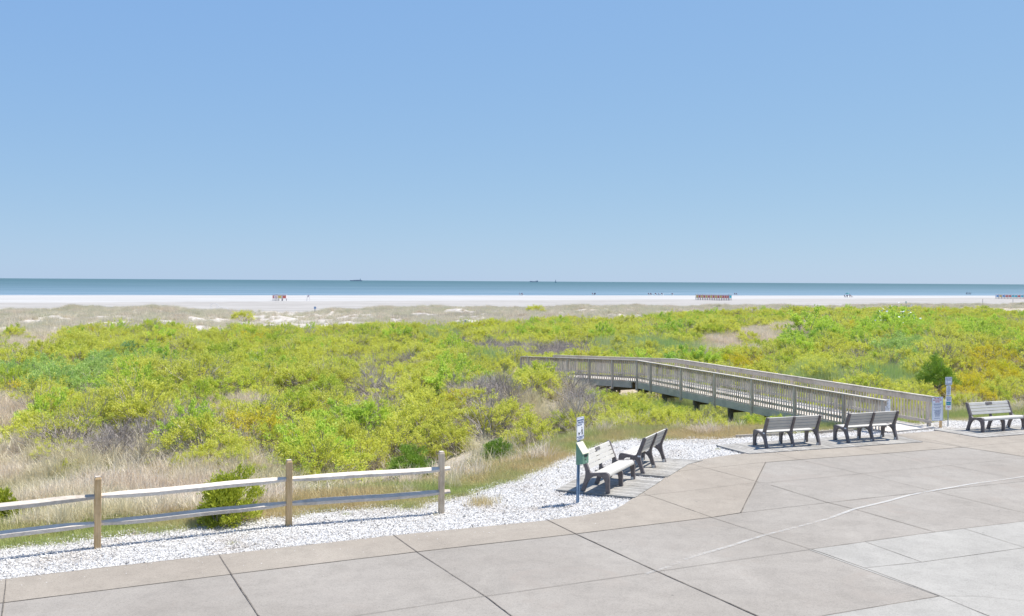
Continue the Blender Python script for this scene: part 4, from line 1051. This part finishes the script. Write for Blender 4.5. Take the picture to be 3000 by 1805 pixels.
def shrub_variant(kind, ncl, nleaf, Rx, H, ln, wd, cr, foliage, twigm, bare=0.0):
    C = shrub_points(ncl, Rx, H)
    # stems: base -> mid -> tip
    base = np.stack([rng.normal(0, Rx*0.16, ncl), rng.normal(0, Rx*0.16, ncl), np.full(ncl, -0.25)], 1)
    mid = base*0.35+C*0.65*np.array([0.75, 0.75, 0.8])+rng.normal(0, 0.07, (ncl, 3))
    m2 = (mid+C)/2+rng.normal(0, 0.05, (ncl, 3))
    P = np.stack([base, mid, m2, C], 1); Rd = np.array([0.013, 0.009, 0.006, 0.003])[None]*rng.uniform(0.6, 1.5, (ncl, 1))
    TV, TF = tubes(P, Rd)
    # side twigs
    ns = ncl*2; k = rng.integers(0, ncl, ns); s0 = m2[k]+rng.normal(0, 0.03, (ns, 3)); s2 = s0+unit(C[k]-base[k]+rng.normal(0, 0.5, (ns, 3)))*rng.uniform(0.12, 0.34, (ns, 1))
    P2 = np.stack([s0, (s0+s2)/2+rng.normal(0, 0.02, (ns, 3)), s2], 1); TV2, TF2 = tubes(P2, np.array([0.005, 0.004, 0.002])[None]*np.ones((ns, 1)))
    V = np.concatenate([TV, TV2]); F = np.concatenate([TF, TF2+len(TV)])
    tw = np_mesh('branches', V, F, twigm, rng.uniform(0, 1, len(F)), link=False)
    if nleaf == 0: return None, tw
    low = 0.5*np.clip(1-C[:, 2]/(0.75*H), 0, 1); keep = rng.uniform(0, 1, ncl) > bare+low; Ck = C[keep]; Dk = unit(Ck-np.array([0, 0, H*0.25])); m = len(Ck)
    extra = s2[rng.uniform(0, 1, ns) > bare+0.15+low[k]]; Ck = np.concatenate([Ck, extra]); Dk = np.concatenate([Dk, unit(extra-np.array([0, 0, H*0.25]))]); m = len(Ck)
    idx = np.repeat(np.arange(m), nleaf); nl = len(idx)
    tb = rng.uniform(0, 1, m)[idx]
    dr = unit(Dk[idx]*0.9+np.array([0, 0, 0.45])+rng.normal(0, 0.62, (nl, 3)))
    c0 = Ck[idx]-Dk[idx]*rng.uniform(-0.25, 1, (nl, 1))*cr+rng.normal(0, cr*0.42, (nl, 3))
    LV, LF = leaves(c0, dr, ln, wd)
    fo = np_mesh('foliage', LV, LF, foliage, np.clip(tb*0.6+rng.uniform(0, 0.4, nl), 0, 1), link=False)
    return fo, tw
KIND = {}
def kinds(key, nv, *a, **k): KIND[key] = [shrub_variant(key, *a, **k) for _ in range(nv)]
kinds('Y', 6, 95, 38, 1.15, 1.15, 0.058, 0.028, 0.10, M['leafY'], M['twig'], bare=0.06)
kinds('S', 3, 95, 26, 1.15, 1.1, 0.050, 0.022, 0.07, M['leafY'], M['twig'], bare=0.45)
kinds('G', 3, 80, 30, 1.05, 1.25, 0.075, 0.036, 0.10, M['leafG'], M['twig'], bare=0.05)
kinds('B', 2, 80, 26, 1.05, 1.15, 0.065, 0.032, 0.10, M['leafB'], M['twig'], bare=0.15)
kinds('O', 3, 90, 34, 1.15, 1.15, 0.056, 0.026, 0.10, M['leafO'], M['twig'], bare=0.12)
kinds('T', 2, 170, 0, 1.15, 1.05, 0.05, 0.02, 0.07, None, M['twig'])
kinds('P', 2, 120, 0, 0.9, 0.8, 0.05, 0.02, 0.07, None, M['twigpale'])
kinds('R', 2, 150, 0, 1.0, 0.75, 0.05, 0.02, 0.07, None, M['twigrust'])

# zones of the land as ellipses (2467 px wide view), tested with the projected plant
ZONES = [(1405, 962, 48, 44, 'T'), (1185, 942, 45, 40, 'T'), (1290, 905, 30, 14, 'Y'), (1285, 938, 85, 45, 'dry'), (1340, 970, 50, 30, 'dry'), (560, 978, 75, 20, 'dry'), (1745, 822, 62, 14, 'dry'), (1835, 805, 66, 15, 'dry'), (1915, 788, 55, 11, 'dry'), (60, 808, 100, 17, 'dry'),
         (30, 985, 70, 28, 'dry'), (8, 1030, 78, 34, 'sand'), (60, 832, 70, 7, 'sand'), (1195, 948, 55, 45, 'T'), (1395, 950, 50, 50, 'T'), (1195, 838, 62, 17, 'T'), (1345, 842, 70, 17, 'T'), (1115, 815, 35, 15, 'T'),
         (835, 968, 45, 28, 'P'), (1420, 962, 25, 22, 'P'), (1430, 850, 45, 12, 'P'), (2010, 915, 60, 14, 'P'), (540, 1005, 35, 20, 'P'), (740, 1012, 62, 24, 'R'), (560, 1040, 80, 18, 'R'),
         (830, 880, 60, 22, 'S'), (560, 862, 60, 18, 'S'), (450, 880, 60, 22, 'S'), (450, 975, 60, 35, 'S'), (250, 1045, 110, 38, 'S'), (895, 905, 80, 24, 'S'), (330, 1075, 90, 25, 'S'), (870, 940, 80, 20, 'S'), (960, 860, 60, 18, 'S'), (2090, 858, 60, 22, 'S'), (960, 975, 80, 20, 'S'), (2420, 840, 40, 12, 'S'),
         (1180, 858, 60, 9, 'reed'), (1540, 832, 110, 20, 'reed'), (1650, 850, 60, 25, 'reed'), (1960, 905, 110, 22, 'reed'), (2150, 900, 70, 24, 'reed'), (1060, 805, 60, 10, 'reed'),
         (60, 890, 90, 45, 'B'), (170, 920, 60, 30, 'B'), (240, 880, 50, 30, 'B'), (340, 862, 40, 18, 'B'), (600, 875, 40, 20, 'B'), (2180, 850, 70, 30, 'B'), (815, 1000, 30, 20, 'G'), (1360, 838, 18, 14, 'G'),
         (1950, 812, 70, 32, 'G'), (2160, 795, 80, 22, 'G'), (2040, 825, 50, 18, 'G'), (2370, 800, 60, 18, 'G'), (1680, 840, 40, 22, 'G'),
         (2410, 885, 75, 50, 'O'), (2310, 930, 90, 26, 'O'), (1790, 870, 50, 25, 'O'), (1560, 835, 18, 12, 'O'), (2060, 905, 40, 16, 'O'), (560, 1030, 45, 30, 'O')]
NEAR = [G(u, v, -0.5) for u, v in [(-900, 1470), (-200, 1402), (0, 1378), (300, 1392), (620, 1378), (800, 1398), (1250, 1400), (1400, 1356), (1500, 1326), (1600, 1302), (1680, 1298), (1750, 1298), (2000, 1283), (2230, 1278), (2450, 1262), (2600, 1215), (2750, 1198), (3000, 1172), (3300, 1150), (4200, 1110)]]
nx = np.array([p.x for p in NEAR]); ny = np.array([p.y for p in NEAR])
def zone(x, y, z):
    P_ = [proj(x, y, z+q_) for q_ in (0.65, 0.2, 1.1)]
    for cx_, cy_, rx, ry, k in ZONES:
        for j_, (u, v) in enumerate(P_):
            if (j_ and k not in ('dry', 'sand')) or (j_ == 2 and k == 'dry' and y < 60): break
            if ((u-cx_)/rx)**2+((v-cy_)/ry)**2 < 1: return k
    return None
def near_seg(x, y, a, b, m):
    d = (b-a); L = d.length_squared; t = max(0, min(1, ((x-a.x)*d.x+(y-a.y)*d.y)/L)); q = a+d*t
    return math.hypot(x-q.x, y-q.y) < m
BWC = [((A0+B0)/2, (A1+B1)/2), ((A1+B1)/2, (A2+B2)/2)]
for a, b in BWC: pass
def on_walk(x, y, m=1.95): return any(near_seg(x, y, Vector((a.x, a.y, 0)), Vector((b.x, b.y, 0)), m) for a, b in BWC)

def gz(p): return float(height(np.array([p.x]), np.array([p.y]))[0])
def at(u, v, z0=-0.4):
    p = D(u, v, z0)
    for _ in range(4): p = D(u, v, gz(p))
    return p
CLEAR = [(at(1000, 1148), 1.75, 4.5), (at(1195, 1107), 1.05, 4.5), (at(2262, 925), 1.3, 3.2), (at(985, 935), 1.0, 2.0), (at(584, 777), 2.0, 8)]
def cleared(x, y, r=0.0):
    return any(abs(x-p.x*y/p.y) < w/2+0.45+r and p.y-d < y < p.y+1.7 for p, w, d in CLEAR)
spots = []; grass_spots = {'dry': [], 'reed': []}
y = 22.0
while y < 175:
    step = 1.22 if y < 70 else 1.22+(y-70)*0.006
    xs = np.arange(-(y*0.70+5), y*0.70+5, step)
    for x in xs:
        X = x+rng.uniform(-0.5, 0.5)*step; Y_ = y+rng.uniform(-0.5, 0.5)*step
        if Y_ < np.interp(X, nx, ny)+0.3: continue
        t = tcoord(X, Y_)
        T = np.interp(X, TX, TT)+3.5*math.sin(X*0.31)+2.2*math.sin(X*0.83+1)+rng.uniform(-1, 1)
        if t > T: continue
        if on_walk(X, Y_) or cleared(X, Y_): continue
        z = float(height(np.array([X]), np.array([Y_]))[0]); k = zone(X, Y_, z)
        if k in ('dry', 'reed', 'sand'):
            if k != 'sand': grass_spots[k].append((X, Y_, z))
            if rng.uniform() > (0.28 if k == 'reed' else 0.04): continue
            k = 'Y'
        if k is None:
            q = rng.uniform()
            k = 'Y' if q < 0.62 else ('S' if q < 0.86 else ('G' if q < 0.90 else ('O' if q < 0.925 else 'T')))
        elif k == 'S': k = ('T', 'T', 'S', 'S', 'Y')[int(rng.integers(5))]
        elif k in 'BGO' and rng.uniform() < 0.35: k = 'Y'
        dmin = math.hypot(X, Y_)
        sc = rng.uniform(0.68, 1.26)*(1.0 if Y_ > 27 else 0.85)
        # lower plants next to the boardwalk and at the front edge, so that the railing shows
        edge = Y_-np.interp(X, nx, ny)
        if edge < 2.2: sc *= 0.72
        if k in 'TPR': sc *= 0.95
        if X > 4.0 and X < 13 and on_walk(X, Y_, 4.0) and Y_ < 45: sc *= 0.66
        spots.append((X, Y_, z, k, sc, rng.uniform(0, 6.28), dmin))
    y += step*0.92
# plants between the camera and the boardwalk must stay below its deck
def deck_y(x): return None
spots2 = []
for s in spots:
    X, Y_, z, k, sc, rz, dm = s
    u, v = proj(X, Y_, z+1.3*sc)
    ub, vb = proj(X, Y_, z)
    if 1440 < u < 2100 and Y_ < 45:
        # line of the deck underside in the view
        t = np.interp(u, [1440, 1540, 1640, 1725, 1816, 1917, 2100], [935, 945, 965, 985, 1003, 1012, 1040])
        front = A0.x+(A1.x-A0.x)*0; 
        kx = (X-A0.x)*(A1.y-A0.y)-(Y_-A0.y)*(A1.x-A0.x)
        if kx < 0 or True:
            side = (A1.x-A0.x)*(Y_-A0.y)-(A1.y-A0.y)*(X-A0.x)
            if side > 0 and v < t+4:
                ns = (CAM_H-z-(t+6-677-0.006*(u-1233))*1.216*Y_/FOC)/1.3
                sc = max(0.38, min(sc, ns))
                if ns < 0.3: continue
    spots2.append((X, Y_, z, k, sc, rz, dm))
for _ in range(900):      # low dense growth between the gravel and the boardwalk
    X = rng.uniform(3.0, 11.5); Y_ = rng.uniform(30, 44)
    if Y_ < np.interp(X, nx, ny) or on_walk(X, Y_, 1.45): continue
    if (A1.x-A0.x)*(Y_-A0.y)-(A1.y-A0.y)*(X-A0.x) < 0 and Y_ < 44: continue
    if any(abs(X-q_[0])+abs(Y_-q_[1]) < 0.85 for q_ in spots2 if q_[1] < 46): continue
    z = float(height(np.array([X]), np.array([Y_]))[0]); kk = 'Y' if rng.uniform() < 0.85 else 'S'
    spots2.append((X, Y_, z, kk, rng.uniform(0.5, 0.76), rng.uniform(0, 6.28), math.hypot(X, Y_)))
spots = sorted(spots2, key=lambda s: s[6])
print('strip', sum(1 for q_ in spots if 3 < q_[0] < 11.5 and q_[1] < 42))
LAB = {'Y': 'bright yellow-green bayberry shrub in the near dune thicket', 'S': 'yellow-green shrub with sparse leaves and bare grey twigs showing', 'G': 'fresh green broad-leaved shrub among the yellow-green thicket',
       'B': 'darker blue-green leafy shrub in the near thicket', 'O': 'golden-orange tinted shrub in the near thicket', 'T': 'leafless grey-brown twiggy shrub in the near thicket', 'P': 'bleached pale dead brush with bare branches', 'R': 'rust-brown bare brushy shrub in the near thicket'}
KN = {'Y': 'bayberry_shrub', 'S': 'bayberry_shrub', 'G': 'broadleaf_shrub', 'B': 'broadleaf_shrub', 'O': 'golden_shrub', 'T': 'bare_shrub', 'P': 'dead_brush', 'R': 'rusty_shrub'}
def vis(s): u, v = proj(s[0], s[1], s[2]+0.6); return -60 < u < 2527
nearS = [s for s in spots if vis(s)][:285]; ids = set(map(id, nearS)); farS = [s for s in spots if id(s) not in ids]
def side_label(s):
    return ''
for (X, Y_, z, k, sc, rz, dm) in nearS:
    fo, tw = KIND[k][int(rng.integers(len(KIND[k])))]
    r = empty(KN[k], (X, Y_, z-0.05), rz); s_ = sc; r.scale = (s_*rng.uniform(.95, 1.1), s_*rng.uniform(.95, 1.1), s_*rng.uniform(.9, 1.1))
    tag(r, LAB[k], 'shrub', {'Y': 'yellow-green shrubs of the dune thicket', 'S': 'sparse yellow-green shrubs', 'G': 'fresh green shrubs', 'B': 'blue-green shrubs', 'O': 'golden shrubs', 'T': 'bare grey shrubs', 'P': 'bleached dead brush', 'R': 'rusty brush'}[k])
    for src in (fo, tw):
        if src is None: continue
        c = src.copy(); COL.objects.link(c); c.parent = r

def scatter(name, pts, variants, label, cat):
    """pts: (x,y,z,rz,scale,idx): ONE stuff object whose geometry nodes place the plant meshes"""
    lib = bpy.data.collections.new(name+'_plants')
    for i_, v in enumerate(variants):
        c = v.copy(); c.name = f'{name}_{i_:02d}'; lib.objects.link(c)
    pts = np.array(pts, dtype=np.float32)
    me = bpy.data.meshes.new(name); me.vertices.add(len(pts)); me.vertices.foreach_set('co', pts[:, :3].ravel())
    for nm, col_ in (('rz', 3), ('sc', 4)):
        a = me.attributes.new(nm, 'FLOAT', 'POINT'); a.data.foreach_set('value', pts[:, col_].copy())
    a = me.attributes.new('vi', 'INT', 'POINT'); a.data.foreach_set('value', pts[:, 5].astype(np.int32))
    o = bpy.data.objects.new(name, me); COL.objects.link(o)
    g = bpy.data.node_groups.new(name, 'GeometryNodeTree')
    g.interface.new_socket('Geometry', in_out='INPUT', socket_type='NodeSocketGeometry'); g.interface.new_socket('Geometry', in_out='OUTPUT', socket_type='NodeSocketGeometry')
    gi = g.nodes.new('NodeGroupInput'); go = g.nodes.new('NodeGroupOutput')
    ci = g.nodes.new('GeometryNodeCollectionInfo'); ci.inputs['Collection'].default_value = lib; ci.inputs['Separate Children'].default_value = True; ci.inputs['Reset Children'].default_value = True
    ip = g.nodes.new('GeometryNodeInstanceOnPoints'); ip.inputs['Pick Instance'].default_value = True
    def na(nm, t):
        nn_ = g.nodes.new('GeometryNodeInputNamedAttribute'); nn_.data_type = t; nn_.inputs['Name'].default_value = nm; return nn_.outputs[0]
    cxyz = g.nodes.new('ShaderNodeCombineXYZ'); g.links.new(na('rz', 'FLOAT'), cxyz.inputs['Z'])
    g.links.new(gi.outputs[0], ip.inputs['Points']); g.links.new(ci.outputs[0], ip.inputs['Instance']); g.links.new(na('vi', 'INT'), ip.inputs['Instance Index'])
    g.links.new(cxyz.outputs[0], ip.inputs['Rotation']); g.links.new(na('sc', 'FLOAT'), ip.inputs['Scale']); g.links.new(ip.outputs[0], go.inputs[0])
    md = o.modifiers.new('scatter', 'NODES'); md.node_group = g
    tag(o, label, cat, kind='stuff'); return o
def joined(fo, tw, name):
    """foliage and branches of a far plant as one mesh"""
    if fo is None: return tw
    me = bpy.data.meshes.new(name); a, b = fo.data, tw.data
    na_, nb = len(a.vertices), len(b.vertices)
    V = np.empty((na_+nb)*3, dtype=np.float32); a.vertices.foreach_get('co', V[:na_*3]); b.vertices.foreach_get('co', V[na_*3:])
    fa = np.empty(len(a.loops), dtype=np.int32); a.loops.foreach_get('vertex_index', fa); fb = np.empty(len(b.loops), dtype=np.int32); b.loops.foreach_get('vertex_index', fb)
    F = np.concatenate([fa, fb+na_]).reshape(-1, 4)
    ta = np.empty(len(a.polygons), dtype=np.float32); a.attributes['tint'].data.foreach_get('value', ta); tb = np.empty(len(b.polygons), dtype=np.float32); b.attributes['tint'].data.foreach_get('value', tb)
    o = np_mesh(name, V.reshape(-1, 3), F, a.materials[0], np.concatenate([ta, tb]), link=False)
    o.data.materials.append(b.materials[0]); mi = np.zeros(len(F), dtype=np.int32); mi[len(a.polygons):] = 1
    o.data.polygons.foreach_set('material_index', mi); return o
order = []; FAR = []
for k in KIND:
    for v in KIND[k]: FAR.append(joined(v[0], v[1], 'far_shrub')); order.append(k)
byk = {k: [i for i, q_ in enumerate(order) if q_ == k] for k in KIND}
scatter('shrub_thicket', [(X, Y_, z-0.05, rz, sc, byk[k][int(rng.integers(len(byk[k])))]) for X, Y_, z, k, sc, rz, dm in farS], FAR, 'dense yellow-green shrub thicket spreading over the farther dunes', 'shrub thicket')

# ---- junipers and other shrubs that stand out
def juniper(x, y, z, w, h, leafm, label, name='juniper_bush', tree=False, ncl=150):
    C = shrub_points(ncl, 0.5, 0.72, 0.55, 9, lo=-0.05)
    C[:, 2] = 0.04+(C[:, 2]-C[:, 2].min())/(C[:, 2].max()-C[:, 2].min())*0.78
    C[:, :2] *= 0.47/np.percentile(np.hypot(C[:, 0], C[:, 1]), 92)
    if tree:
        C[:, :2] *= (1.15-0.75*np.clip(C[:, 2:3]/0.85, 0, 1))*1.1
    Cin = C*rng.uniform(0.45, 0.9, (ncl, 1)); A = np.concatenate([C, Cin])
    nl = 46; idx = np.repeat(np.arange(len(A)), nl); Dk = unit(A-np.array([0, 0, 0.2]))
    dr = unit(Dk[idx]*0.7+np.array([0, 0, 0.7])+rng.normal(0, 0.45, (len(idx), 3)))
    c0 = A[idx]+Dk[idx]*rng.uniform(-1, 1, (len(idx), 1))*0.06+rng.normal(0, 0.03, (len(idx), 3))
    S = np.array([w, w, h])/np.array([1.0, 1.0, 0.82])
    c0 = c0*S
    LV, LF = leaves(c0, dr, 0.06, 0.02)
    tbase = np.clip(0.25+0.5*(c0[:, 2]/h)+rng.normal(0, .22, len(idx)), 0, 1)
    r = empty(name, (x, y, z), rng.uniform(0, 6)); tag(r, label, 'tree' if tree else 'shrub')
    fo = np_mesh('crown' if tree else 'foliage', LV, LF, leafm, rng.uniform(0, 1, len(idx)), parent=r)
    nb = 26; e = A[rng.integers(0, len(A), nb)]*S; b0 = np.zeros((nb, 3)); b0[:, 2] = -0.25; mid = (b0+e)/2+rng.normal(0, 0.04, (nb, 3))
    TV, TF = tubes(np.stack([b0, mid, e], 1), np.array([0.03, 0.018, 0.006])[None]*np.ones((nb, 1)))
    np_mesh('trunk' if tree else 'branches', TV, TF, M['twig'], rng.uniform(0, 1, len(TF)), parent=r)
    return r
def gz(p): return float(height(np.array([p.x]), np.array([p.y]))[0])
def at(u, v, z0=-0.4):
    p = D(u, v, z0)
    for _ in range(4): p = D(u, v, gz(p))
    return p
for (u, v, w, h, lm_, lab, tree) in ((1000, 1148, 1.75, 0.78, 'leafD', 'low dark green juniper just behind the right end of the rail fence', False),
                                (1195, 1107, 1.05, 0.52, 'leafD', 'small dark green juniper in the grass between the fence end and the sign post', False),
                                (540, 1264, 1.1, 0.98, 'leafDY', 'yellow-green juniper poking through the rail fence between two posts', False),
                                (8, 1262, 0.85, 0.68, 'leafDY', 'bright green juniper cut by the left picture edge behind the fence', False)):
    p = at(u, v); juniper(p.x, p.y, p.z, w, h, M[lm_], lab, tree=tree)
p = at(2262, 925); juniper(p.x, p.y, p.z, 1.75, 1.32, M['leafD'], 'dark green cedar tree rising from the thicket left of the pole with three signs', 'cedar_tree', True, 230)
def named_shrub(u, v, key, s, label, name):
    p = at(u, v); fo, tw = KIND[key][0]; r = empty(name, p, 1.0); r.scale = (s, s, s); tag(r, label, 'shrub')
    for src in (fo, tw): c = src.copy(); COL.objects.link(c); c.parent = r
    return r
def flowers(r, n, label=None):
    C = shrub_points(n, 1.0, 1.25, 0.25); V, F = leaves(C+rng.normal(0, 0.04, (n, 3)), unit(rng.normal(0, 1, (n, 3))+np.array([0, 0, 1])), 0.10, 0.09)
    np_mesh('flowers', V, F, M['whitepaint'], rng.uniform(0, 1, n), parent=r)['kind'] = 'stuff'
r = named_shrub(985, 935, 'B', 0.85, 'dark glossy shrub with small white blossoms in the middle of the left thicket', 'flowering_shrub'); flowers(r, 150)
r = named_shrub(2160, 822, 'G', 1.9, 'large green shrub dotted with white blossoms far behind the boardwalk', 'flowering_shrub'); flowers(r, 170)
r = named_shrub(1950, 832, 'G', 1.9, 'large glossy bright green shrub behind the boardwalk, left of the blossoming one', 'broadleaf_shrub')
r = named_shrub(584, 777, 'Y', 1.75, 'lone green shrub standing up against the beach at the dune gap', 'broadleaf_shrub')
r = named_shrub(1290, 757, 'Y', 1.5, 'single olive-green shrub on the grassy dune near the middle', 'bayberry_shrub')

# ---- grasses
def tuft(nb, r0, h, w, lean, mat, curl=0.5):
    b = rng.normal(0, r0, (nb, 2)); a = rng.uniform(0, 6.28, nb); hh = h*rng.uniform(0.5, 1.15, nb); ln_ = np.abs(rng.normal(0, lean, nb))+b[:, 0]*0
    dx, dy = np.cos(a)*ln_, np.sin(a)*ln_
    pts = []
    for t in (0, 0.4, 0.75, 1.0):
        off = t**1.7
        pts.append(np.stack([b[:, 0]+dx*off*hh, b[:, 1]+dy*off*hh, hh*(t-curl*ln_*t*t*0.45)-0.03], 1))
    P = np.stack(pts, 1); s = np.stack([-np.sin(a+rng.normal(0, 1, nb)), np.cos(a), np.zeros(nb)], 1)
    W_ = np.array([1, 0.85, 0.5, 0.05])*w
    Lf = P-s[:, None]*W_[None, :, None]/2; Rt = P+s[:, None]*W_[None, :, None]/2
    V = np.stack([Lf, Rt], 2).reshape(-1, 3); base = (np.arange(nb)*8)[:, None]
    F = np.concatenate([np.stack([base[:, 0]+2*k, base[:, 0]+2*k+1, base[:, 0]+2*k+3, base[:, 0]+2*k+2], 1) for k in range(3)])
    return np_mesh('tuft', V, F, mat, np.tile(rng.uniform(0, 1, nb), 3), link=False)
G_DRY = [tuft(105, 0.15, 0.62, 0.0125, 0.62, M['dry'], 0.8) for _ in range(5)]
G_VERGE = [tuft(150, 0.14, 0.17, 0.007, 0.5, M['verge']) for _ in range(5)]
G_REED = [tuft(120, 0.22, 1.05, 0.014, 0.22, M['reed']) for _ in range(4)]
G_DUNE = [tuft(110, 0.24, 0.62, 0.016, 0.45, M['dune']) for _ in range(5)]
def pts_from(X, Y_, smin, smax, nv, ok=None):
    Z = height(X, Y_); n_ = len(X)
    A_ = np.stack([X, Y_, Z, rng.uniform(0, 6.28, n_), rng.uniform(smin, smax, n_), rng.integers(0, nv, n_)], 1)
    return A_ if ok is None else A_[ok]
# dry tall grass: behind the fence on the left, in the zones, thinly everywhere in the thicket
N = 26000; X = rng.uniform(-20, 24, N); Y_ = rng.uniform(16, 40, N)
dd = dist_edge(X, Y_); dn = Y_-np.interp(X, nx, ny)
left = np.clip((-0.5-X)/4, 0, 1)
dens = np.where(X < -4.2-0.6*(Y_-20)*0.3, 1.0, 0.06)*(dd > 0.75+0.5*wav(X, Y_, 4))*(dn < 2.5)*(0.60+0.55*wav(X, Y_, 3.2, 1)+0.25*wav(X, Y_, 1.1, 0))
JUN = [at(u, v) for u, v in ((1000, 1148), (1195, 1107), (540, 1264), (8, 1262))]
for q_ in JUN: dens = dens*~((np.abs(X-q_.x*Y_/q_.y) < 1.1) & (Y_ > q_.y-2.8) & (Y_ < q_.y+0.6))
ok = (rng.uniform(0, 1, N) < dens) & (np.abs(X/Y_) < 0.6)
P1 = pts_from(X, Y_, 0.55, 1.1, 5, ok)
gp_ = []
for (x, y, z) in grass_spots['dry']:
    for _ in range(13): gp_.append((x+rng.uniform(-.8, .8), y+rng.uniform(-.8, .8)))
for _ in range(2600):
    yy_ = rng.uniform(24, 95); xx_ = rng.uniform(-.56, .56)*yy_
    if yy_ > np.interp(xx_, nx, ny) and not on_walk(xx_, yy_, 1.3) and not (xx_ > 3 and on_walk(xx_, yy_, 5.5)): gp_.append((xx_, yy_))
gp_ = np.array(gp_); P2 = pts_from(gp_[:, 0], gp_[:, 1], 0.8, 1.35, 5)
scatter('dry_grass', np.concatenate([P1, P2]), G_DRY, 'tall dry tan grass behind the rail fence and in gaps of the thicket', 'grass')
# short verge grass
N = 42000; X = rng.uniform(-20, 26, N); Y_ = rng.uniform(15, 42, N)
dd = dist_edge(X, Y_); dn = Y_-np.interp(X, nx, ny); edge = 0.12*wav(X, Y_, 1.3)+0.10*wav(X, Y_, 0.5, 1)
ok = (dd > 0.02+edge) & (dn < 1.2) & (np.abs(X/Y_) < 0.6) & ~((X > 10.4) & (X < 13.2) & (Y_ < 36)) & (rng.uniform(0, 1, N) < 0.95)
P1 = pts_from(X, Y_, 0.6, 1.25, 5, ok); P1[:, 4] *= np.where(dist_edge(P1[:, 0], P1[:, 1]) > 1.0, 1.55, 1.0)
# stray tufts in the gravel
stray = [(1160, 1212), (1150, 1218), (1168, 1208), (1163, 1216), (835, 1240), (560, 1310), (1050, 1240), (1730, 1083), (2020, 1040)]
sp_ = np.array([[D(u, v).x, D(u, v).y] for u, v in stray]); P3 = pts_from(sp_[:, 0], sp_[:, 1], 0.8, 1.2, 5); P3[:, 2] = 0.0; P3[4:, 4] *= 0.35
scatter('verge_grass', np.concatenate([P1, P3]), G_VERGE, 'short tan and green grass along the edge of the shell gravel', 'grass')
gp_ = []
for (x, y, z) in grass_spots['reed']:
    for _ in range(7): gp_.append((x+rng.uniform(-.8, .8), y+rng.uniform(-.8, .8)))
for _ in range(900):      # reeds beside and under the boardwalk
    t = rng.uniform(0, 1); q = A0.lerp(A1, t); w_ = rng.uniform(-1.2, 3.6); gp_.append((q.x+n01.x*w_, q.y+n01.y*w_))
gp_ = np.array(gp_); gp_ = gp_[dist_edge(gp_[:, 0], gp_[:, 1]) > 0.9]; P4 = pts_from(gp_[:, 0], gp_[:, 1], 0.7, 1.2, 4)
inw = np.array([on_walk(a_, b_, 1.5) for a_, b_ in gp_]); P4[inw, 4] *= 0.45
front = np.array([on_walk(a_, b_, 2.6) for a_, b_ in gp_]); P4[front & ~inw, 4] *= 0.6; P4[:, 4] *= np.clip(0.35+dist_edge(P4[:, 0], P4[:, 1])*0.12, 0.35, 1.0)
scatter('reeds', P4, G_REED, 'pale green reeds and grasses around the boardwalk and in damp hollows', 'reeds')
# dune grass on the ridge
N = 90000; Y_ = rng.uniform(95, 250, N); X = rng.uniform(-.58, .58, N)*Y_; t = tcoord(X, Y_); T = np.interp(X, TX, TT)
dens = smooth(-8, 6, t-T)*(1-smooth(182, 192, t))*(0.42+0.75*smooth(150, 168, t)+0.35*wav(X, Y_, 9, 1)+0.30*wav(X, Y_, 3.2, 0)+0.35*wav(X, Y_, 1.5, 1)-0.05)
dens *= 1-0.93*np.exp(-((X+0.225*Y_)**2)/(2*8.5**2))*smooth(98, 110, t)
ok = rng.uniform(0, 1, N) < dens
P5 = pts_from(X, Y_, 0.65, 1.3, 5, ok)
scatter('dune_grass', P5, G_DUNE, 'grey-green beach grass tufts on the sandy dune ridge before the beach', 'grass')
print('shrubs near', len(nearS), 'far', len(farS), 'dune', len(P5), 'reeds', len(P4), 'dry', len(P1), len(P2))
